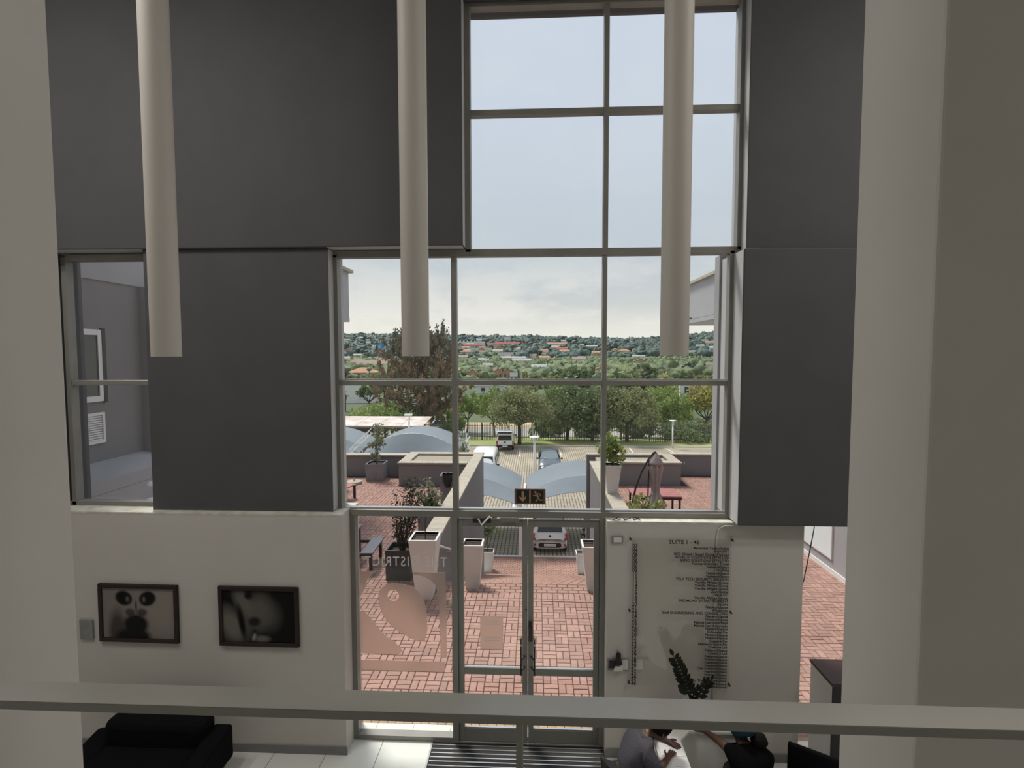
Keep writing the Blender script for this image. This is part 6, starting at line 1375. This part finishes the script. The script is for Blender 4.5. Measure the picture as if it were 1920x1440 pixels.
palm('tall palm with a thick dry skirt right of the second mullion', (22.0, 88.0, -6.6), 6.4, 1.9, 3.2)
palm('pale palm head rising above the trees near the second mullion', (20.5, 118.0, -7.2), 7.2, 2.6, 1.8)
palm('pale palm head beside the taller pale palm', (24.5, 122.0, -7.2), 6.6, 2.2, 1.5)
palm('little palm in front of the white office building', (-37.8, 97, -6.7), 3.2, 1.2, 0.5)
# trees of the near valley
protos = []
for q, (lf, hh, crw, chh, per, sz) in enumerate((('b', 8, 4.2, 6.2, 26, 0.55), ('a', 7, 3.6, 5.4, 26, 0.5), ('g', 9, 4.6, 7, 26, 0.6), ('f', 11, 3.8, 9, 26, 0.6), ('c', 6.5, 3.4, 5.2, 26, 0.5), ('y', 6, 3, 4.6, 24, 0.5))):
    lab = {'b': 'dark green round tree in the near valley', 'a': 'olive-green round tree in the near valley', 'g': 'mid green broad tree in the near valley', 'f': 'tall haze-tinted gum tree in the near valley', 'c': 'bright green tree in the near valley', 'y': 'yellow-leaved tree in the near valley'}[lf]
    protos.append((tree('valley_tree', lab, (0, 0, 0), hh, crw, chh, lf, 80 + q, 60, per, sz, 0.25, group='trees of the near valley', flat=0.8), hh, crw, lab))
rg = random.Random(31); placed = [0] * 6
def blocks(x, y, z, h, r):
    e_ = (z + h - 4.6) / (y + 6)
    for (k_, hx, hy, hz_, hw_, hh_) in HS + [('board', -343.9, 1160.0, 8.0, 16, 18)]:
        if hy > y and abs(x / (y + 6) - hx / (hy + 6)) < (hw_ * 0.5 + r * 0.7) / (hy + 6) + r * 0.5 / (y + 6) and e_ > (hz_ + hh_ * 0.45 - 4.6) / (hy + 6): return True
    return False
def where(x, y):
    a = x / (y + 6)
    side = 'left pane' if a < -0.155 else 'middle pane, left half' if a < -0.02 else 'middle pane, right half' if a < 0.125 else 'right pane'
    return ('close behind the street, ' if y < 150 else 'halfway down the valley, ' if y < 280 else 'far down the valley, ') + side
tries = 0; made = 0; spots = []
while made < 190 and tries < 6000:
    tries += 1
    y = 85 + 420 * rg.random() ** 1.25; x = rg.uniform(-0.46, 0.44) * (y + 6); q = rg.choices(range(6), (30, 20, 26, 14, 12, 4))[0]; s = rg.uniform(0.65, 1.1)
    if y < 130 and x < -25: continue
    p, hh, crw, bl = protos[q]; z = terr(x, y) - 0.4
    if blocks(x, y, z, hh * s, crw * s): continue
    if any((x - a) ** 2 + (y - b) ** 2 < (crw * s * 1.1 + c) ** 2 for a, b, c in spots): continue
    spots.append((x, y, crw * s * 1.1))
    t = p if placed[q] == 0 else copy_tree(p)
    placed[q] += 1; made += 1
    t['label'] = bl.replace('in the near valley', '') + where(x, y)
    t.location = (x, y, z); t.rotation_euler = (0, 0, rg.uniform(0, 6.28)); t.scale = (s * rg.uniform(0.85, 1.25), s, s * rg.uniform(0.8, 1.1))
# countless far trees
def ico():
    g = (1 + 5 ** 0.5) / 2; v = [(-1, g, 0), (1, g, 0), (-1, -g, 0), (1, -g, 0), (0, -1, g), (0, 1, g), (0, -1, -g), (0, 1, -g), (g, 0, -1), (g, 0, 1), (-g, 0, -1), (-g, 0, 1)]
    f = [(0, 11, 5), (0, 5, 1), (0, 1, 7), (0, 7, 10), (0, 10, 11), (1, 5, 9), (5, 11, 4), (11, 10, 2), (10, 7, 6), (7, 1, 8), (3, 9, 4), (3, 4, 2), (3, 2, 6), (3, 6, 8), (3, 8, 9), (4, 9, 5), (2, 4, 11), (6, 2, 10), (8, 6, 7), (9, 8, 1)]
    v = [Vector(p).normalized() for p in v]; cache = {}
    def mid(a, b):
        k = (min(a, b), max(a, b))
        if k not in cache: v.append(((v[a] + v[b]) / 2).normalized()); cache[k] = len(v) - 1
        return cache[k]
    f2 = []
    for a, b, c in f:
        x, y, z = mid(a, b), mid(b, c), mid(c, a); f2 += [(a, x, z), (b, y, x), (c, z, y), (x, y, z)]
    return np.array(v), np.array(f2)
IV, IF = ico()
def far_forest(name, label, n, y0, y1, rmin, rmax, leaf, seed):
    rn = random.Random(seed); g = np.random.default_rng(seed); Vs = []; Fs = []; o = 0; k = 0; tries = 0
    while k < n and tries < n * 3:
        tries += 1
        y = y0 + (y1 - y0) * rn.random(); x = rn.uniform(-0.46, 0.44) * (y + 6); z = terr(x, y); r = rn.uniform(rmin, rmax)
        if y < 1950 and blocks(x, y, z, r * 1.7, r): continue
        jit = 1 + 0.28 * g.standard_normal((len(IV), 1))
        v = IV * jit * np.array([r * rn.uniform(0.8, 1.3), r, r * rn.uniform(0.65, 1.15)]) + np.array([x, y, z + r * 0.7])
        Vs.append(v); Fs.append(IF + o); o += len(IV); k += 1
    ob = np_mesh(name, np.concatenate(Vs), np.concatenate(Fs), K['leaf_' + leaf], smooth=False)
    return tag(ob, label, 'trees', kind='stuff')
far_forest('valley_woodland', 'mixed green woodland filling the valley between the houses', 4600, 260, 1000, 2.2, 4.8, 'g', 101)
far_forest('hillside_woodland', 'woodland on the distant hillside with haze painted into its blue-green', 5200, 950, 2300, 5.0, 11.0, 'f', 102)
far_forest('valley_woodland', 'darker tree crowns scattered through the valley', 2200, 240, 1300, 2.4, 5.5, 'b', 103)
